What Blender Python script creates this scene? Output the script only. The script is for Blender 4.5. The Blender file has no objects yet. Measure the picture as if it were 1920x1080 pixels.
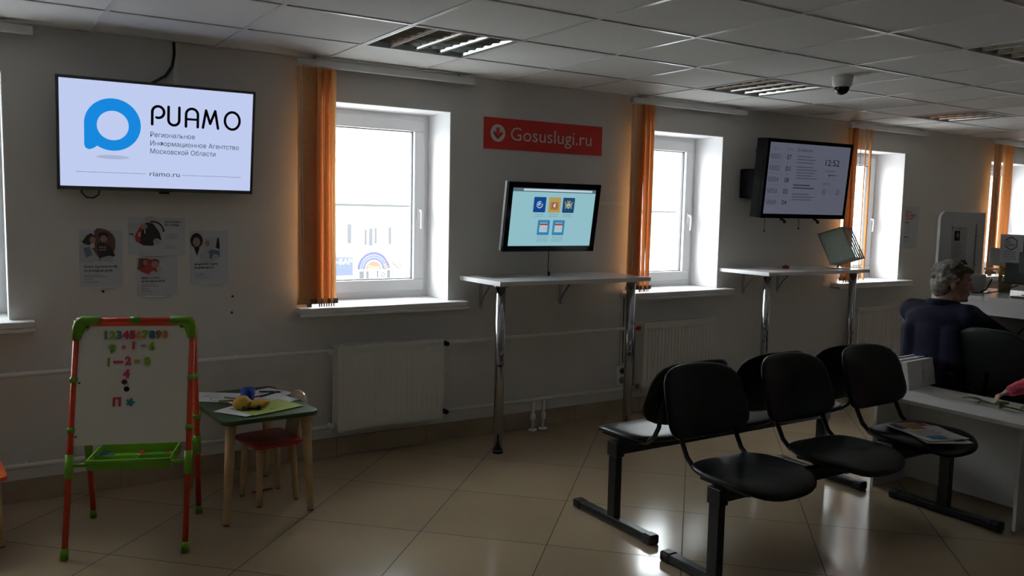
import bpy, math, random
from math import pi, sin, cos, radians as R
from mathutils import Vector as Ve, Matrix

random.seed(7)
scn = bpy.context.scene
COL = scn.collection

# ------------------------------------------------------------------ camera
cam_d = bpy.data.cameras.new('camera')
cam = bpy.data.objects.new('camera', cam_d)
COL.objects.link(cam)
cam_d.sensor_width = 36.0
cam_d.lens = 1568.85 / 1920 * 36.0
cam_d.clip_end = 300
YAW, PITCH, ROLL = 0.57067, -0.09368, 0.02144
_f = Ve((sin(YAW) * cos(PITCH), cos(YAW) * cos(PITCH), sin(PITCH)))
_r = Ve((cos(YAW), -sin(YAW), 0)); _u = _r.cross(_f)
_r2 = _r * cos(ROLL) + _u * sin(ROLL); _u2 = -_r * sin(ROLL) + _u * cos(ROLL)
cam.matrix_world = Matrix(((_r2.x, _u2.x, -_f.x, 0), (_r2.y, _u2.y, -_f.y, -4.7433),
                           (_r2.z, _u2.z, -_f.z, 1.5107), (0, 0, 0, 1)))
scn.camera = cam

# ------------------------------------------------------------------ daylight
world = bpy.data.worlds.new('overcast_sky'); scn.world = world
world.use_nodes = True
_bg = world.node_tree.nodes['Background']
_bg.inputs['Color'].default_value = (0.93, 0.97, 1.0, 1)
_bg.inputs['Strength'].default_value = 14.5
scn.view_settings.view_transform = 'Standard'
scn.view_settings.look = 'None'
scn.view_settings.gamma = 1.0
scn.view_settings.use_curve_mapping = False
scn.view_settings.exposure = 0.0
scn.cycles.max_bounces = 10
scn.cycles.diffuse_bounces = 6
scn.cycles.glossy_bounces = 4
scn.cycles.transparent_max_bounces = 12
scn.cycles.sample_clamp_indirect = 6.0

# ------------------------------------------------------------------ helpers: materials
_mats = {}
def mat(name, col, rough=0.5, metal=0.0, noise=0.0, nscale=8.0, bump=0.0, bscale=60.0, spec=0.5,
        emit=None, estr=1.0, trans=0.0, coat=0.0, sheen=0.0):
    if name in _mats: return _mats[name]
    m = bpy.data.materials.new(name); m.use_nodes = True
    nt = m.node_tree; b = nt.nodes['Principled BSDF']
    b.inputs['Base Color'].default_value = (*col, 1)
    b.inputs['Roughness'].default_value = rough
    b.inputs['Metallic'].default_value = metal
    b.inputs['Specular IOR Level'].default_value = spec
    b.inputs['Coat Weight'].default_value = coat
    b.inputs['Sheen Weight'].default_value = sheen
    if trans: b.inputs['Transmission Weight'].default_value = trans
    if emit:
        b.inputs['Emission Color'].default_value = (*emit, 1)
        b.inputs['Emission Strength'].default_value = estr
    tc = nt.nodes.new('ShaderNodeTexCoord')
    if noise:
        n = nt.nodes.new('ShaderNodeTexNoise'); n.inputs['Scale'].default_value = nscale
        n.inputs['Detail'].default_value = 5
        nt.links.new(tc.outputs['Object'], n.inputs['Vector'])
        mr = nt.nodes.new('ShaderNodeMapRange')
        mr.inputs['From Min'].default_value = 0.3; mr.inputs['From Max'].default_value = 0.7
        mr.inputs['To Min'].default_value = 1 - noise; mr.inputs['To Max'].default_value = 1 + noise
        nt.links.new(n.outputs['Fac'], mr.inputs['Value'])
        mx = nt.nodes.new('ShaderNodeVectorMath'); mx.operation = 'SCALE'
        mx.inputs[0].default_value = col
        nt.links.new(mr.outputs['Result'], mx.inputs['Scale'])
        nt.links.new(mx.outputs[0], b.inputs['Base Color'])
    if bump:
        n2 = nt.nodes.new('ShaderNodeTexNoise'); n2.inputs['Scale'].default_value = bscale
        n2.inputs['Detail'].default_value = 4
        nt.links.new(tc.outputs['Object'], n2.inputs['Vector'])
        bp = nt.nodes.new('ShaderNodeBump'); bp.inputs['Strength'].default_value = bump
        bp.inputs['Distance'].default_value = 0.004
        nt.links.new(n2.outputs['Fac'], bp.inputs['Height'])
        nt.links.new(bp.outputs['Normal'], b.inputs['Normal'])
    _mats[name] = m
    return m

def flat(name, col, rough=0.6): return mat(name, col, rough)
def glow(name, col, s=1.0):
    return mat(name, (0.01, 0.01, 0.01), 0.25, emit=col, estr=s)

# ------------------------------------------------------------------ helpers: meshes
class MB:
    def __init__(s): s.v = []; s.f = []; s.m = []; s.sm = []
    def add(s, vs, fs, mi=0, smooth=False):
        o = len(s.v); s.v += [tuple(v) for v in vs]
        s.f += [tuple(o + i for i in f) for f in fs]
        s.m += [mi] * len(fs); s.sm += [smooth] * len(fs); return s
    def box(s, c, sz, rot=None, mi=0):
        c = Ve(c); h = Ve(sz) / 2
        vs = [Ve((x * h.x, y * h.y, z * h.z)) for x in (-1, 1) for y in (-1, 1) for z in (-1, 1)]
        if rot is not None: vs = [rot @ v for v in vs]
        return s.add([v + c for v in vs],
                     [(0, 1, 3, 2), (4, 6, 7, 5), (0, 4, 5, 1), (2, 3, 7, 6), (0, 2, 6, 4), (1, 5, 7, 3)], mi)
    def bb(s, x0, x1, y0, y1, z0, z1, mi=0):
        return s.box(((x0 + x1) / 2, (y0 + y1) / 2, (z0 + z1) / 2), (x1 - x0, y1 - y0, z1 - z0), None, mi)
    def tube(s, pts, r, n=12, mi=0, caps=True, rad=None):
        pts = [Ve(p) for p in pts]; rs = rad or [r] * len(pts)
        vs = []; fs = []
        d0 = (pts[1] - pts[0]).normalized()
        a = d0.cross(Ve((0, 0, 1)))
        if a.length < 1e-3: a = d0.cross(Ve((0, 1, 0)))
        a.normalize()
        for i, p in enumerate(pts):
            if i == 0: d = pts[1] - pts[0]
            elif i == len(pts) - 1: d = pts[i] - pts[i - 1]
            else: d = (pts[i + 1] - pts[i]).normalized() + (pts[i] - pts[i - 1]).normalized()
            d.normalize(); a = (a - d * a.dot(d)).normalized(); b = d.cross(a)
            for k in range(n):
                t = 2 * pi * k / n
                vs.append(p + (a * cos(t) + b * sin(t)) * rs[i])
        for i in range(len(pts) - 1):
            for k in range(n):
                k2 = (k + 1) % n
                fs.append((i * n + k, i * n + k2, (i + 1) * n + k2, (i + 1) * n + k))
        s.add(vs, fs, mi, True)
        if caps:
            o = len(s.v) - len(vs)
            s.f.append(tuple(o + k for k in reversed(range(n)))); s.m.append(mi); s.sm.append(False)
            e = o + (len(pts) - 1) * n
            s.f.append(tuple(e + k for k in range(n))); s.m.append(mi); s.sm.append(False)
        return s
    def cyl(s, p0, p1, r0, r1=None, n=20, mi=0):
        return s.tube([p0, p1], r0, n, mi, True, [r0, r0 if r1 is None else r1])
    def lathe(s, prof, c=(0, 0, 0), n=24, mi=0, rot=None):
        c = Ve(c); vs = []; fs = []
        for r, z in prof:
            for k in range(n):
                t = 2 * pi * k / n; v = Ve((r * cos(t), r * sin(t), z))
                vs.append((rot @ v if rot is not None else v) + c)
        for i in range(len(prof) - 1):
            for k in range(n):
                k2 = (k + 1) % n
                fs.append((i * n + k, i * n + k2, (i + 1) * n + k2, (i + 1) * n + k))
        return s.add(vs, fs, mi, True)
    def ell(s, c, r, rot=None, nu=20, nv=12, mi=0):
        c = Ve(c)
        if not hasattr(r, '__len__'): r = (r, r, r)
        vs = [Ve((0, 0, -r[2]))]
        for j in range(1, nv):
            ph = pi * j / nv - pi / 2
            for k in range(nu):
                t = 2 * pi * k / nu
                vs.append(Ve((r[0] * cos(ph) * cos(t), r[1] * cos(ph) * sin(t), r[2] * sin(ph))))
        vs.append(Ve((0, 0, r[2])))
        fs = []
        for k in range(nu):
            k2 = (k + 1) % nu
            fs.append((0, 1 + k2, 1 + k))
            for j in range(nv - 2):
                a = 1 + j * nu
                fs.append((a + k, a + k2, a + nu + k2, a + nu + k))
            fs.append((1 + (nv - 2) * nu + k, 1 + (nv - 2) * nu + k2, len(vs) - 1))
        if rot is not None: vs = [rot @ v for v in vs]
        return s.add([v + c for v in vs], fs, mi, True)
    def cap(s, p0, p1, r0, r1=None, n=16, mi=0):      # rounded tapered limb
        r1 = r0 if r1 is None else r1
        s.cyl(p0, p1, r0, r1, n, mi); s.ell(p0, r0, None, n, 10, mi); s.ell(p1, r1, None, n, 10, mi); return s
    def prism(s, pts, o, u, v, th, mi=0, smooth=False):  # polygon in plane (o,u,v), extruded along u x v
        o, u, v = Ve(o), Ve(u).normalized(), Ve(v).normalized(); n = u.cross(v)
        k = len(pts)
        a = [o + u * p[0] + v * p[1] for p in pts]; b = [p + n * th for p in a]
        fs = [tuple(reversed(range(k))), tuple(range(k, 2 * k))] + \
             [(i, (i + 1) % k, k + (i + 1) % k, k + i) for i in range(k)]
        return s.add(a + b, fs, mi, smooth)

def rrect(w, h, r, n=5, cx=0, cy=0):
    out = []
    for sx, sy, a0 in ((1, 1, 0), (-1, 1, pi / 2), (-1, -1, pi), (1, -1, 3 * pi / 2)):
        for i in range(n + 1):
            a = a0 + pi / 2 * i / n
            out.append((cx + sx * (w / 2 - r) + r * cos(a), cy + sy * (h / 2 - r) + r * sin(a)))
    return out

ORG = {}
def tag(o, label=None, cat=None, group=None, kind=None):
    if label: o['label'] = label
    if cat: o['category'] = cat
    if group: o['group'] = group
    if kind: o['kind'] = kind
    return o
def thing(name, loc, label, cat, group=None, rz=0.0):
    o = bpy.data.objects.new(name, None); COL.objects.link(o)
    o.location = loc; o.rotation_euler = (0, 0, rz); o.empty_display_size = 0.1
    ORG[o.name] = Matrix.Translation(loc) @ Matrix.Rotation(rz, 4, 'Z')
    return tag(o, label, cat, group)
def obj(name, mb, mats, parent=None, world=True, bevel=0.0, org=None, sub=0, seg=2):
    """link a mesh built in world coordinates; a child's mesh is moved into its thing's frame.
    org = own origin of a top-level mesh"""
    me = bpy.data.meshes.new(name)
    if isinstance(mb, MB):
        me.from_pydata(mb.v, [], mb.f)
        me.polygons.foreach_set('material_index', mb.m)
        me.polygons.foreach_set('use_smooth', mb.sm)
    else:
        me = mb; me.name = name
    for m in (mats if isinstance(mats, (list, tuple)) else [mats]): me.materials.append(m)
    me.update()
    o = bpy.data.objects.new(name, me); COL.objects.link(o)
    if parent is not None:
        M = ORG[parent.name]
        if world: me.transform(M.inverted())
        o.parent = parent; ORG[o.name] = M
    elif org is not None:
        me.transform(Matrix.Translation(-Ve(org))); o.location = org
        ORG[o.name] = Matrix.Translation(org)
    else: ORG[o.name] = Matrix()
    if bevel:
        b = o.modifiers.new('bevel', 'BEVEL'); b.width = bevel; b.segments = seg; b.limit_method = 'ANGLE'
        b.angle_limit = R(40); b.harden_normals = False
    if sub:
        q = o.modifiers.new('subd', 'SUBSURF'); q.levels = q.render_levels = sub
    return o
def struct(name, mb, m, parent=None, **k):
    o = obj(name, mb, m, parent, **k)
    if parent is None: o['kind'] = 'structure'
    return o
def dup(root, loc, label=None, rz=None, group=None, swap=None):
    def cp(o, par):
        c = o.copy(); COL.objects.link(c)
        if par is not None: c.parent = par
        for ch in list(o.children): cp(ch, c)
        return c
    r = cp(root, None); r.location = loc
    if rz is not None: r.rotation_euler = (0, 0, rz)
    if label: r['label'] = label
    if group: r['group'] = group
    return r

# text and flat drawing on a panel
_tcache = {}
def _raw(t, bold, res=3):
    key = ('raw', t, bold)
    if key not in _tcache:
        c = bpy.data.curves.new('tmp', 'FONT'); c.body = t; c.resolution_u = res; c.offset = bold
        o = bpy.data.objects.new('tmp', c); COL.objects.link(o)
        bpy.context.view_layer.update()
        me = bpy.data.meshes.new_from_object(o.evaluated_get(bpy.context.evaluated_depsgraph_get()))
        _tcache[key] = ([tuple(v.co) for v in me.vertices], [tuple(p.vertices) for p in me.polygons])
        bpy.data.objects.remove(o); bpy.data.curves.remove(c); bpy.data.meshes.remove(me)
    return _tcache[key]
def _xmax(t): return max(v[0] for v in _raw(t, 0.0)[0])
def text_geo(t, bold=0.0):
    key = (t, bold)
    if key not in _tcache:
        vs, fs, x = [], [], 0.0
        for ch in t:
            if ch == ' ': x += .32; continue
            adv = _xmax(ch + 'l') - _xmax('l')
            if ch == 'н': g, sx, sy = _raw('Н', bold), .82, .75     # same letter form at x-height
            elif ch in 'ьлш': g, sx, sy = _raw(ch.upper(), bold), .80, .75
            elif ch == 'ф': g, sx, sy = _raw('Ф', bold), .95, .80
            else: g, sx, sy = _raw(ch, bold), 1, 1
            o = len(vs); vs += [(x + v[0] * sx, v[1] * sy, 0) for v in g[0]]; fs += [tuple(o + i for i in f) for f in g[1]]
            x += adv
        xs = [v[0] for v in vs] or [0, 1]
        _tcache[key] = (vs, fs, min(xs), max(xs))
    return _tcache[key]

class Pan:
    """flat panel frame: origin o (lower left), u right, v up, normal u x v"""
    def __init__(s, o, u, v, mb=None):
        s.o, s.u, s.v = Ve(o), Ve(u).normalized(), Ve(v).normalized(); s.n = s.u.cross(s.v)
        s.mb = mb or MB()
    def P(s, a, b, l=0): return s.o + s.u * a + s.v * b + s.n * l
    def poly(s, pts, mi, l): s.mb.add([s.P(a, b, l) for a, b in pts], [tuple(range(len(pts)))], mi); return s
    def rect(s, a, b, w, h, mi, l): return s.poly([(a, b), (a + w, b), (a + w, b + h), (a, b + h)], mi, l)
    def rr(s, a, b, w, h, r, mi, l): return s.poly(rrect(w, h, r, 5, a + w / 2, b + h / 2), mi, l)
    def disc(s, a, b, r, mi, l, ry=None, n=28):
        ry = ry or r
        return s.poly([(a + r * cos(2 * pi * k / n), b + ry * sin(2 * pi * k / n)) for k in range(n)], mi, l)
    def ring(s, a, b, r0, r1, mi, l, a0=0, a1=2 * pi, n=36):
        for k in range(n):
            t0 = a0 + (a1 - a0) * k / n; t1 = a0 + (a1 - a0) * (k + 1) / n
            s.poly([(a + r0 * cos(t0), b + r0 * sin(t0)), (a + r1 * cos(t0), b + r1 * sin(t0)),
                    (a + r1 * cos(t1), b + r1 * sin(t1)), (a + r0 * cos(t1), b + r0 * sin(t1))], mi, l)
        return s
    def stroke(s, pts, w, mi, l):
        for (a, b), (c, d) in zip(pts, pts[1:]):
            L = math.hypot(c - a, d - b) or 1; nx, ny = -(d - b) / L * w / 2, (c - a) / L * w / 2
            s.poly([(a + nx, b + ny), (a - nx, b - ny), (c - nx, d - ny), (c + nx, d + ny)], mi, l)
        for a, b in pts: s.disc(a, b, w / 2, mi, l + 0.00002, n=10)
        return s
    def text(s, t, a, b, h, mi, l, align='L', width=None, bold=0.0):
        vs, fs, x0, x1 = text_geo(t, bold)
        sc = h / 0.7; sx = sc if width is None else width / (x1 - x0)
        off = {'L': x0, 'C': (x0 + x1) / 2, 'R': x1}[align]
        s.mb.add([s.P(a + (v[0] - off) * sx, b + v[1] * sc, l) for v in vs], fs, mi); return s
    def lines(s, a, b, w, n, dy, th, mi, l):    # lines of print too small to read
        for i in range(n): s.rect(a, b - i * dy, w * (0.72 + 0.28 * ((i * 37 + 11) % 10) / 10), th, mi, l)
        return s

def blob(mb, voxel, smooth=4, regions=None):
    me = bpy.data.meshes.new('tmp'); me.from_pydata(mb.v, [], mb.f)
    o = bpy.data.objects.new('tmp', me); COL.objects.link(o)
    m = o.modifiers.new('r', 'REMESH'); m.mode = 'VOXEL'; m.voxel_size = voxel; m.use_smooth_shade = True
    if smooth:
        q = o.modifiers.new('s', 'SMOOTH'); q.iterations = smooth; q.factor = 0.5
    bpy.context.view_layer.update()
    out = bpy.data.meshes.new_from_object(o.evaluated_get(bpy.context.evaluated_depsgraph_get()))
    bpy.data.objects.remove(o); bpy.data.meshes.remove(me)
    for p in out.polygons: p.use_smooth = True
    if regions:
        for p in out.polygons: p.material_index = regions(p.center)
    return out

# ------------------------------------------------------------------ materials
M_wall = mat('wall_paint', (0.74, 0.725, 0.70), 0.75, noise=0.03, nscale=1.6, bump=0.15, bscale=90)
M_white = mat('white_plastic', (0.90, 0.90, 0.91), 0.35)
M_reveal = mat('white_reveal_paint', (0.92, 0.92, 0.93), 0.6, noise=0.01)
M_sill = mat('sill_plastic', (0.80, 0.80, 0.80), 0.3)
M_rad = mat('radiator_enamel', (0.78, 0.77, 0.72), 0.35)
M_pipe = mat('pipe_enamel', (0.80, 0.79, 0.76), 0.4)
M_lam = mat('white_laminate', (0.78, 0.78, 0.78), 0.22, noise=0.02, nscale=3)
M_chrome = mat('chrome', (0.42, 0.42, 0.45), 0.06, 1.0)
M_steel = mat('galvanised_steel', (0.45, 0.45, 0.46), 0.35, 1.0, noise=0.1)
M_black = mat('black_plastic', (0.012, 0.012, 0.014), 0.35)
M_blackm = mat('black_matt', (0.004, 0.004, 0.004), 0.8, spec=.06)
M_gloss = mat('black_gloss', (0.008, 0.008, 0.01), 0.08)
M_leather = mat('black_leatherette', (0.006, 0.006, 0.0075), 0.34, spec=.4, bump=0.25, bscale=220)
M_blackpaint = mat('black_metal_paint', (0.008, 0.008, 0.009), 0.35)
M_wood = mat('pale_turned_wood', (0.55, 0.36, 0.17), 0.45, noise=0.12, nscale=14)
M_paper = mat('paper', (0.80, 0.81, 0.83), 0.7)
M_ink = mat('ink', (0.02, 0.02, 0.03), 0.7)
M_grey = mat('grey_print', (0.35, 0.35, 0.38), 0.7)
M_red = mat('red_print', (0.65, 0.04, 0.03), 0.6)
M_blue = mat('blue_print', (0.10, 0.22, 0.45), 0.6)
M_orangep = mat('orange_tube_plastic', (0.70, 0.055, 0.01), 0.4)
M_greenp = mat('green_plastic', (0.17, 0.42, 0.02), 0.4)
M_skin = mat('skin', (0.50, 0.27, 0.19), 0.5, noise=0.06, nscale=30)

def floor_mat(name, scale_rot, col, rough, joint=(0.035, 0.028, 0.022)):
    m = bpy.data.materials.new(name); m.use_nodes = True; nt = m.node_tree; L = nt.links.new
    N = nt.nodes.new; b = nt.nodes['Principled BSDF']
    tc = N('ShaderNodeTexCoord'); sp = N('ShaderNodeSeparateXYZ'); L(tc.outputs['Object'], sp.inputs[0])
    def ma(op, a, c=None):
        n = N('ShaderNodeMath'); n.operation = op
        for i, x in enumerate((a, c)):
            if x is None: continue
            if isinstance(x, (int, float)): n.inputs[i].default_value = x
            else: L(x, n.inputs[i])
        return n.outputs[0]
    X, Y = sp.outputs[0], sp.outputs[1]
    u = ma('MULTIPLY', ma('ADD', X, Y), 0.70711); v = ma('MULTIPLY', ma('SUBTRACT', Y, X), 0.70711)
    u = ma('DIVIDE', ma('ADD', u, 60 - 0.268), 0.6); v = ma('DIVIDE', ma('ADD', v, 60 + 2.15), 0.6)
    fu, fv = ma('FRACT', u), ma('FRACT', v)
    w = 0.0040
    eu = ma('MINIMUM', fu, ma('SUBTRACT', 1.0, fu)); ev = ma('MINIMUM', fv, ma('SUBTRACT', 1.0, fv))
    e = ma('LESS_THAN', ma('MINIMUM', eu, ev), w)
    cid = ma('ADD', ma('FLOOR', u), ma('MULTIPLY', ma('FLOOR', v), 17.3))
    wn = N('ShaderNodeTexWhiteNoise'); wn.noise_dimensions = '1D'; L(cid, wn.inputs['W'])
    tone = ma('ADD', ma('MULTIPLY', wn.outputs['Value'], 0.10), 0.95)
    ns = N('ShaderNodeTexNoise'); ns.inputs['Scale'].default_value = 2.2; ns.inputs['Detail'].default_value = 6
    L(tc.outputs['Object'], ns.inputs['Vector'])
    tone = ma('MULTIPLY', tone, ma('ADD', ma('MULTIPLY', ns.outputs['Fac'], 0.30), 0.85))
    sc = N('ShaderNodeVectorMath'); sc.operation = 'SCALE'; sc.inputs[0].default_value = col; L(tone, sc.inputs['Scale'])
    mx = N('ShaderNodeMix'); mx.data_type = 'RGBA'; L(e, mx.inputs['Factor'])
    L(sc.outputs[0], mx.inputs['A']); mx.inputs['B'].default_value = (*joint, 1)
    L(mx.outputs['Result'], b.inputs['Base Color'])
    n3 = N('ShaderNodeTexNoise'); n3.inputs['Scale'].default_value = 5; L(tc.outputs['Object'], n3.inputs['Vector'])
    L(ma('ADD', ma('MULTIPLY', n3.outputs['Fac'], 0.10), ma('ADD', ma('MULTIPLY', e, 0.5), rough)), b.inputs['Roughness'])
    bp = N('ShaderNodeBump'); bp.inputs['Strength'].default_value = 0.4; bp.inputs['Distance'].default_value = 0.002
    L(ma('SUBTRACT', 1.0, e), bp.inputs['Height']); L(bp.outputs['Normal'], b.inputs['Normal'])
    return m
M_floor = floor_mat('polished_beige_tile', 1, (0.38, 0.29, 0.185), 0.10)

def tile_ceiling_mat():
    m = bpy.data.materials.new('mineral_ceiling_tile'); m.use_nodes = True; nt = m.node_tree; L = nt.links.new
    b = nt.nodes['Principled BSDF']; b.inputs['Roughness'].default_value = 0.9
    tc = nt.nodes.new('ShaderNodeTexCoord')
    n = nt.nodes.new('ShaderNodeTexVoronoi'); n.inputs['Scale'].default_value = 42
    L(tc.outputs['Object'], n.inputs['Vector'])
    n2 = nt.nodes.new('ShaderNodeTexNoise'); n2.inputs['Scale'].default_value = 28; L(tc.outputs['Object'], n2.inputs['Vector'])
    a = nt.nodes.new('ShaderNodeMath'); a.operation = 'ADD'; L(n.outputs['Distance'], a.inputs[0])
    mr0 = nt.nodes.new('ShaderNodeMapRange'); L(n2.outputs['Fac'], mr0.inputs['Value'])
    mr0.inputs['From Min'].default_value = 0.45; mr0.inputs['From Max'].default_value = 0.6
    mr0.inputs['To Min'].default_value = 0.25; mr0.inputs['To Max'].default_value = 0.0
    L(mr0.outputs['Result'], a.inputs[1])
    cr = nt.nodes.new('ShaderNodeValToRGB')
    cr.color_ramp.elements[0].position = 0.09; cr.color_ramp.elements[0].color = (0.30, 0.29, 0.28, 1)
    cr.color_ramp.elements[1].position = 0.15; cr.color_ramp.elements[1].color = (0.76, 0.75, 0.73, 1)
    L(a.outputs[0], cr.inputs['Fac']); L(cr.outputs['Color'], b.inputs['Base Color'])
    return m
M_ceil = tile_ceiling_mat()

def glass_mat(name, tint=(1, 1, 1), ior=1.45):
    m = bpy.data.materials.new(name); m.use_nodes = True; nt = m.node_tree
    for n in list(nt.nodes): nt.nodes.remove(n)
    o = nt.nodes.new('ShaderNodeOutputMaterial'); mx = nt.nodes.new('ShaderNodeMixShader')
    t = nt.nodes.new('ShaderNodeBsdfTransparent'); g = nt.nodes.new('ShaderNodeBsdfGlossy'); f = nt.nodes.new('ShaderNodeLayerWeight')
    t.inputs['Color'].default_value = (*tint, 1); g.inputs['Roughness'].default_value = 0.02
    pw = nt.nodes.new('ShaderNodeMath'); pw.operation = 'POWER'; pw.inputs[1].default_value = 5
    ml = nt.nodes.new('ShaderNodeMath'); ml.operation = 'MULTIPLY_ADD'; f0 = ((ior - 1) / (ior + 1)) ** 2
    ml.inputs[1].default_value = 1 - f0; ml.inputs[2].default_value = f0
    nt.links.new(f.outputs['Facing'], pw.inputs[0]); nt.links.new(pw.outputs[0], ml.inputs[0])
    nt.links.new(ml.outputs[0], mx.inputs[0]); nt.links.new(t.outputs[0], mx.inputs[1]); nt.links.new(g.outputs[0], mx.inputs[2])
    nt.links.new(mx.outputs[0], o.inputs[0]); return m
M_glass = glass_mat('window_glass', (0.96, 0.98, 0.98))
M_clear = glass_mat('clear_plastic_sleeve', (0.80, 0.86, 0.84), 1.7)

def cloth_mat(name, col, tr):
    m = bpy.data.materials.new(name); m.use_nodes = True; nt = m.node_tree
    for n in list(nt.nodes): nt.nodes.remove(n)
    o = nt.nodes.new('ShaderNodeOutputMaterial'); mx = nt.nodes.new('ShaderNodeMixShader'); mx.inputs[0].default_value = tr
    d = nt.nodes.new('ShaderNodeBsdfDiffuse'); t = nt.nodes.new('ShaderNodeBsdfTranslucent')
    tc = nt.nodes.new('ShaderNodeTexCoord'); w = nt.nodes.new('ShaderNodeTexNoise'); w.inputs['Scale'].default_value = 60
    nt.links.new(tc.outputs['Object'], w.inputs['Vector'])
    mr = nt.nodes.new('ShaderNodeMapRange'); mr.inputs['To Min'].default_value = 0.85; mr.inputs['To Max'].default_value = 1.15
    nt.links.new(w.outputs['Fac'], mr.inputs['Value'])
    s = nt.nodes.new('ShaderNodeVectorMath'); s.operation = 'SCALE'; s.inputs[0].default_value = col
    nt.links.new(mr.outputs['Result'], s.inputs['Scale'])
    nt.links.new(s.outputs[0], d.inputs['Color']); nt.links.new(s.outputs[0], t.inputs['Color'])
    nt.links.new(d.outputs[0], mx.inputs[1]); nt.links.new(t.outputs[0], mx.inputs[2]); nt.links.new(mx.outputs[0], o.inputs[0])
    return m
M_blind = cloth_mat('orange_blind_fabric', (0.84, 0.48, 0.20), 0.38)

# ------------------------------------------------------------------ room shell
XL, XR, YF, CH = -2.4, 12.5, -8.0, 2.347
OPEN = [(-0.80, 0.13), (1.64, 2.56), (4.08, 5.00), (6.52, 7.44), (8.96, 9.88), (11.40, 12.32)]  # last opening is out of view, added for more light at the right
Z0, Z1, WT = 0.92, 2.12, 0.50
struct('floor', MB().bb(XL - .2, XR + .2, YF - .2, WT, -0.12, 0.0), M_floor)
wb = MB()
xs = [XL - .2] + [x for o in OPEN for x in o] + [XR + .2]
for a, b in zip(xs[::2], xs[1::2]): wb.bb(a, b, 0, WT, 0, 2.62)
for a, b in OPEN:
    wb.bb(a, b, 0, WT, 0, Z0 - 0.035); wb.bb(a, b, 0, WT, Z1, 2.62)
struct('wall_back', wb, M_wall)
struct('wall_left', MB().bb(XL - .2, XL, YF, 0, 0, 2.62), M_wall)
struct('wall_right', MB().bb(XR, XR + .2, YF, 0, 0, 2.62), M_wall)
struct('wall_front', MB().bb(XL - .2, XR + .2, YF - .2, YF, 0, 2.62), M_wall)
# suspended ceiling: tiles with holes for the luminaires
LUM = {(0, 1), (4, 1), (8, 1), (4, 4)}
cb = MB()
i0, i1, j1 = -7, 18, 13
for i in range(i0, i1):
    for j in range(0, j1):
        if (i, j) in LUM: continue
        xa, xb = 1.72 + .6 * i, 2.32 + .6 * i
        yb, ya = (0.0 if j == 0 else 0.028 - .6 * j), 0.028 - .6 * (j + 1)
        xa, xb, ya = max(xa, XL), min(xb, XR), max(ya, YF)
        if xb > xa and yb > ya: cb.bb(xa, xb, ya, yb, CH, CH + .015)
cb.bb(XL, XR, YF, 0, CH + .20, CH + .23)
struct('ceiling', cb, M_ceil)
gb = MB()
for i in range(i0, i1 + 1):
    x = 1.72 + .6 * i
    if XL < x < XR: gb.bb(x - .010, x + .010, YF, 0, CH - .0045, CH + .0005)
for j in range(1, j1 + 1):
    y = 0.028 - .6 * j
    if y > YF: gb.bb(XL, XR, y - .010, y + .010, CH - .0050, CH + .0005)
gb.bb(XL, XR, -.022, 0, CH - .004, CH + .0005)
struct('trim_1', gb, mat('grid_enamel', (0.72, 0.72, 0.71), 0.3))
bs = MB(); x = XL
while x < XR:
    bs.bb(x + .0015, min(x + .6, XR) - .0015, -.012, 0, 0, .112); x += .6
struct('baseboard_back', bs, mat('beige_skirting_tile', (0.44, 0.35, 0.25), 0.22, noise=0.12, nscale=4))
# cable ducts fixed to the wall
struct('trim_2', MB().bb(.90, .925, -.012, 0, 2.10, CH - .005).bb(3.60, 3.98, -.022, 0, 1.555, 1.58)
       .bb(4.005, 4.03, -.018, 0, .37, .93), M_pipe)

# ------------------------------------------------------------------ windows
for n, (a, b) in enumerate(OPEN):
    w = bpy.data.objects.new('window_%d' % (n + 1), None); COL.objects.link(w); w.location = ((a + b) / 2, .3, Z0)
    w['kind'] = 'structure'; ORG[w.name] = Matrix.Translation(w.location)
    yo = .30
    fr = MB()
    fr.bb(a, b, yo, yo + .07, Z0 - .03, Z0 + .045).bb(a, b, yo, yo + .07, Z1 - .045, Z1)
    fr.bb(a, a + .045, yo, yo + .07, Z0 + .045, Z1 - .045).bb(b - .045, b, yo, yo + .07, Z0 + .045, Z1 - .045)
    obj('window_frame', fr, M_white, w)
    sa = MB(); c, d, e, g = a + .04, b - .04, Z0 + .04, Z1 - .04; k = .075
    sa.bb(c, d, yo - .018, yo + .055, e, e + k).bb(c, d, yo - .018, yo + .055, g - k, g)
    sa.bb(c, c + k, yo - .018, yo + .055, e + k, g - k).bb(d - k, d, yo - .018, yo + .055, e + k, g - k)
    s_ = obj('sash', sa, M_white, w, bevel=.006)
    gk = MB()
    for q in (0, 1):
        gk.bb(c + k, d - k, yo + .01, yo + .035, (e + k if q == 0 else g - k - .006), (e + k + .006 if q == 0 else g - k))
        gk.bb((c + k if q == 0 else d - k - .006), (c + k + .006 if q == 0 else d - k), yo + .01, yo + .035, e + k, g - k)
    obj('gasket', gk, mat('grey_rubber', (.12, .12, .13), .6), s_)
    obj('pane', MB().bb(c + k, d - k, yo + .018, yo + .024, e + k, g - k), M_glass, s_)
    hb = MB().bb(d - .052, d - .024, yo - .028, yo - .016, 1.43, 1.51)
    hb.tube([(d - .038, yo - .028, 1.49), (d - .038, yo - .055, 1.485), (d - .038, yo - .062, 1.46), (d - .038, yo - .055, 1.37)], .009, 10)
    obj('handle', hb, M_white, s_)
    obj('window_sill', MB().bb(a - .09, b + .10, -.10, yo, Z0 - .035, Z0 - .002).bb(a - .09, b + .10, -.10, -.085, Z0 - .055, Z0 - .035),
        M_sill, w, bevel=.005)
    lin = MB().bb(a, a + .006, 0.001, yo, Z0, Z1).bb(b - .006, b, 0.001, yo, Z0, Z1).bb(a, b, 0.001, yo, Z1 - .006, Z1)
    obj('reveal_lining', lin, M_reveal, w)

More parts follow.
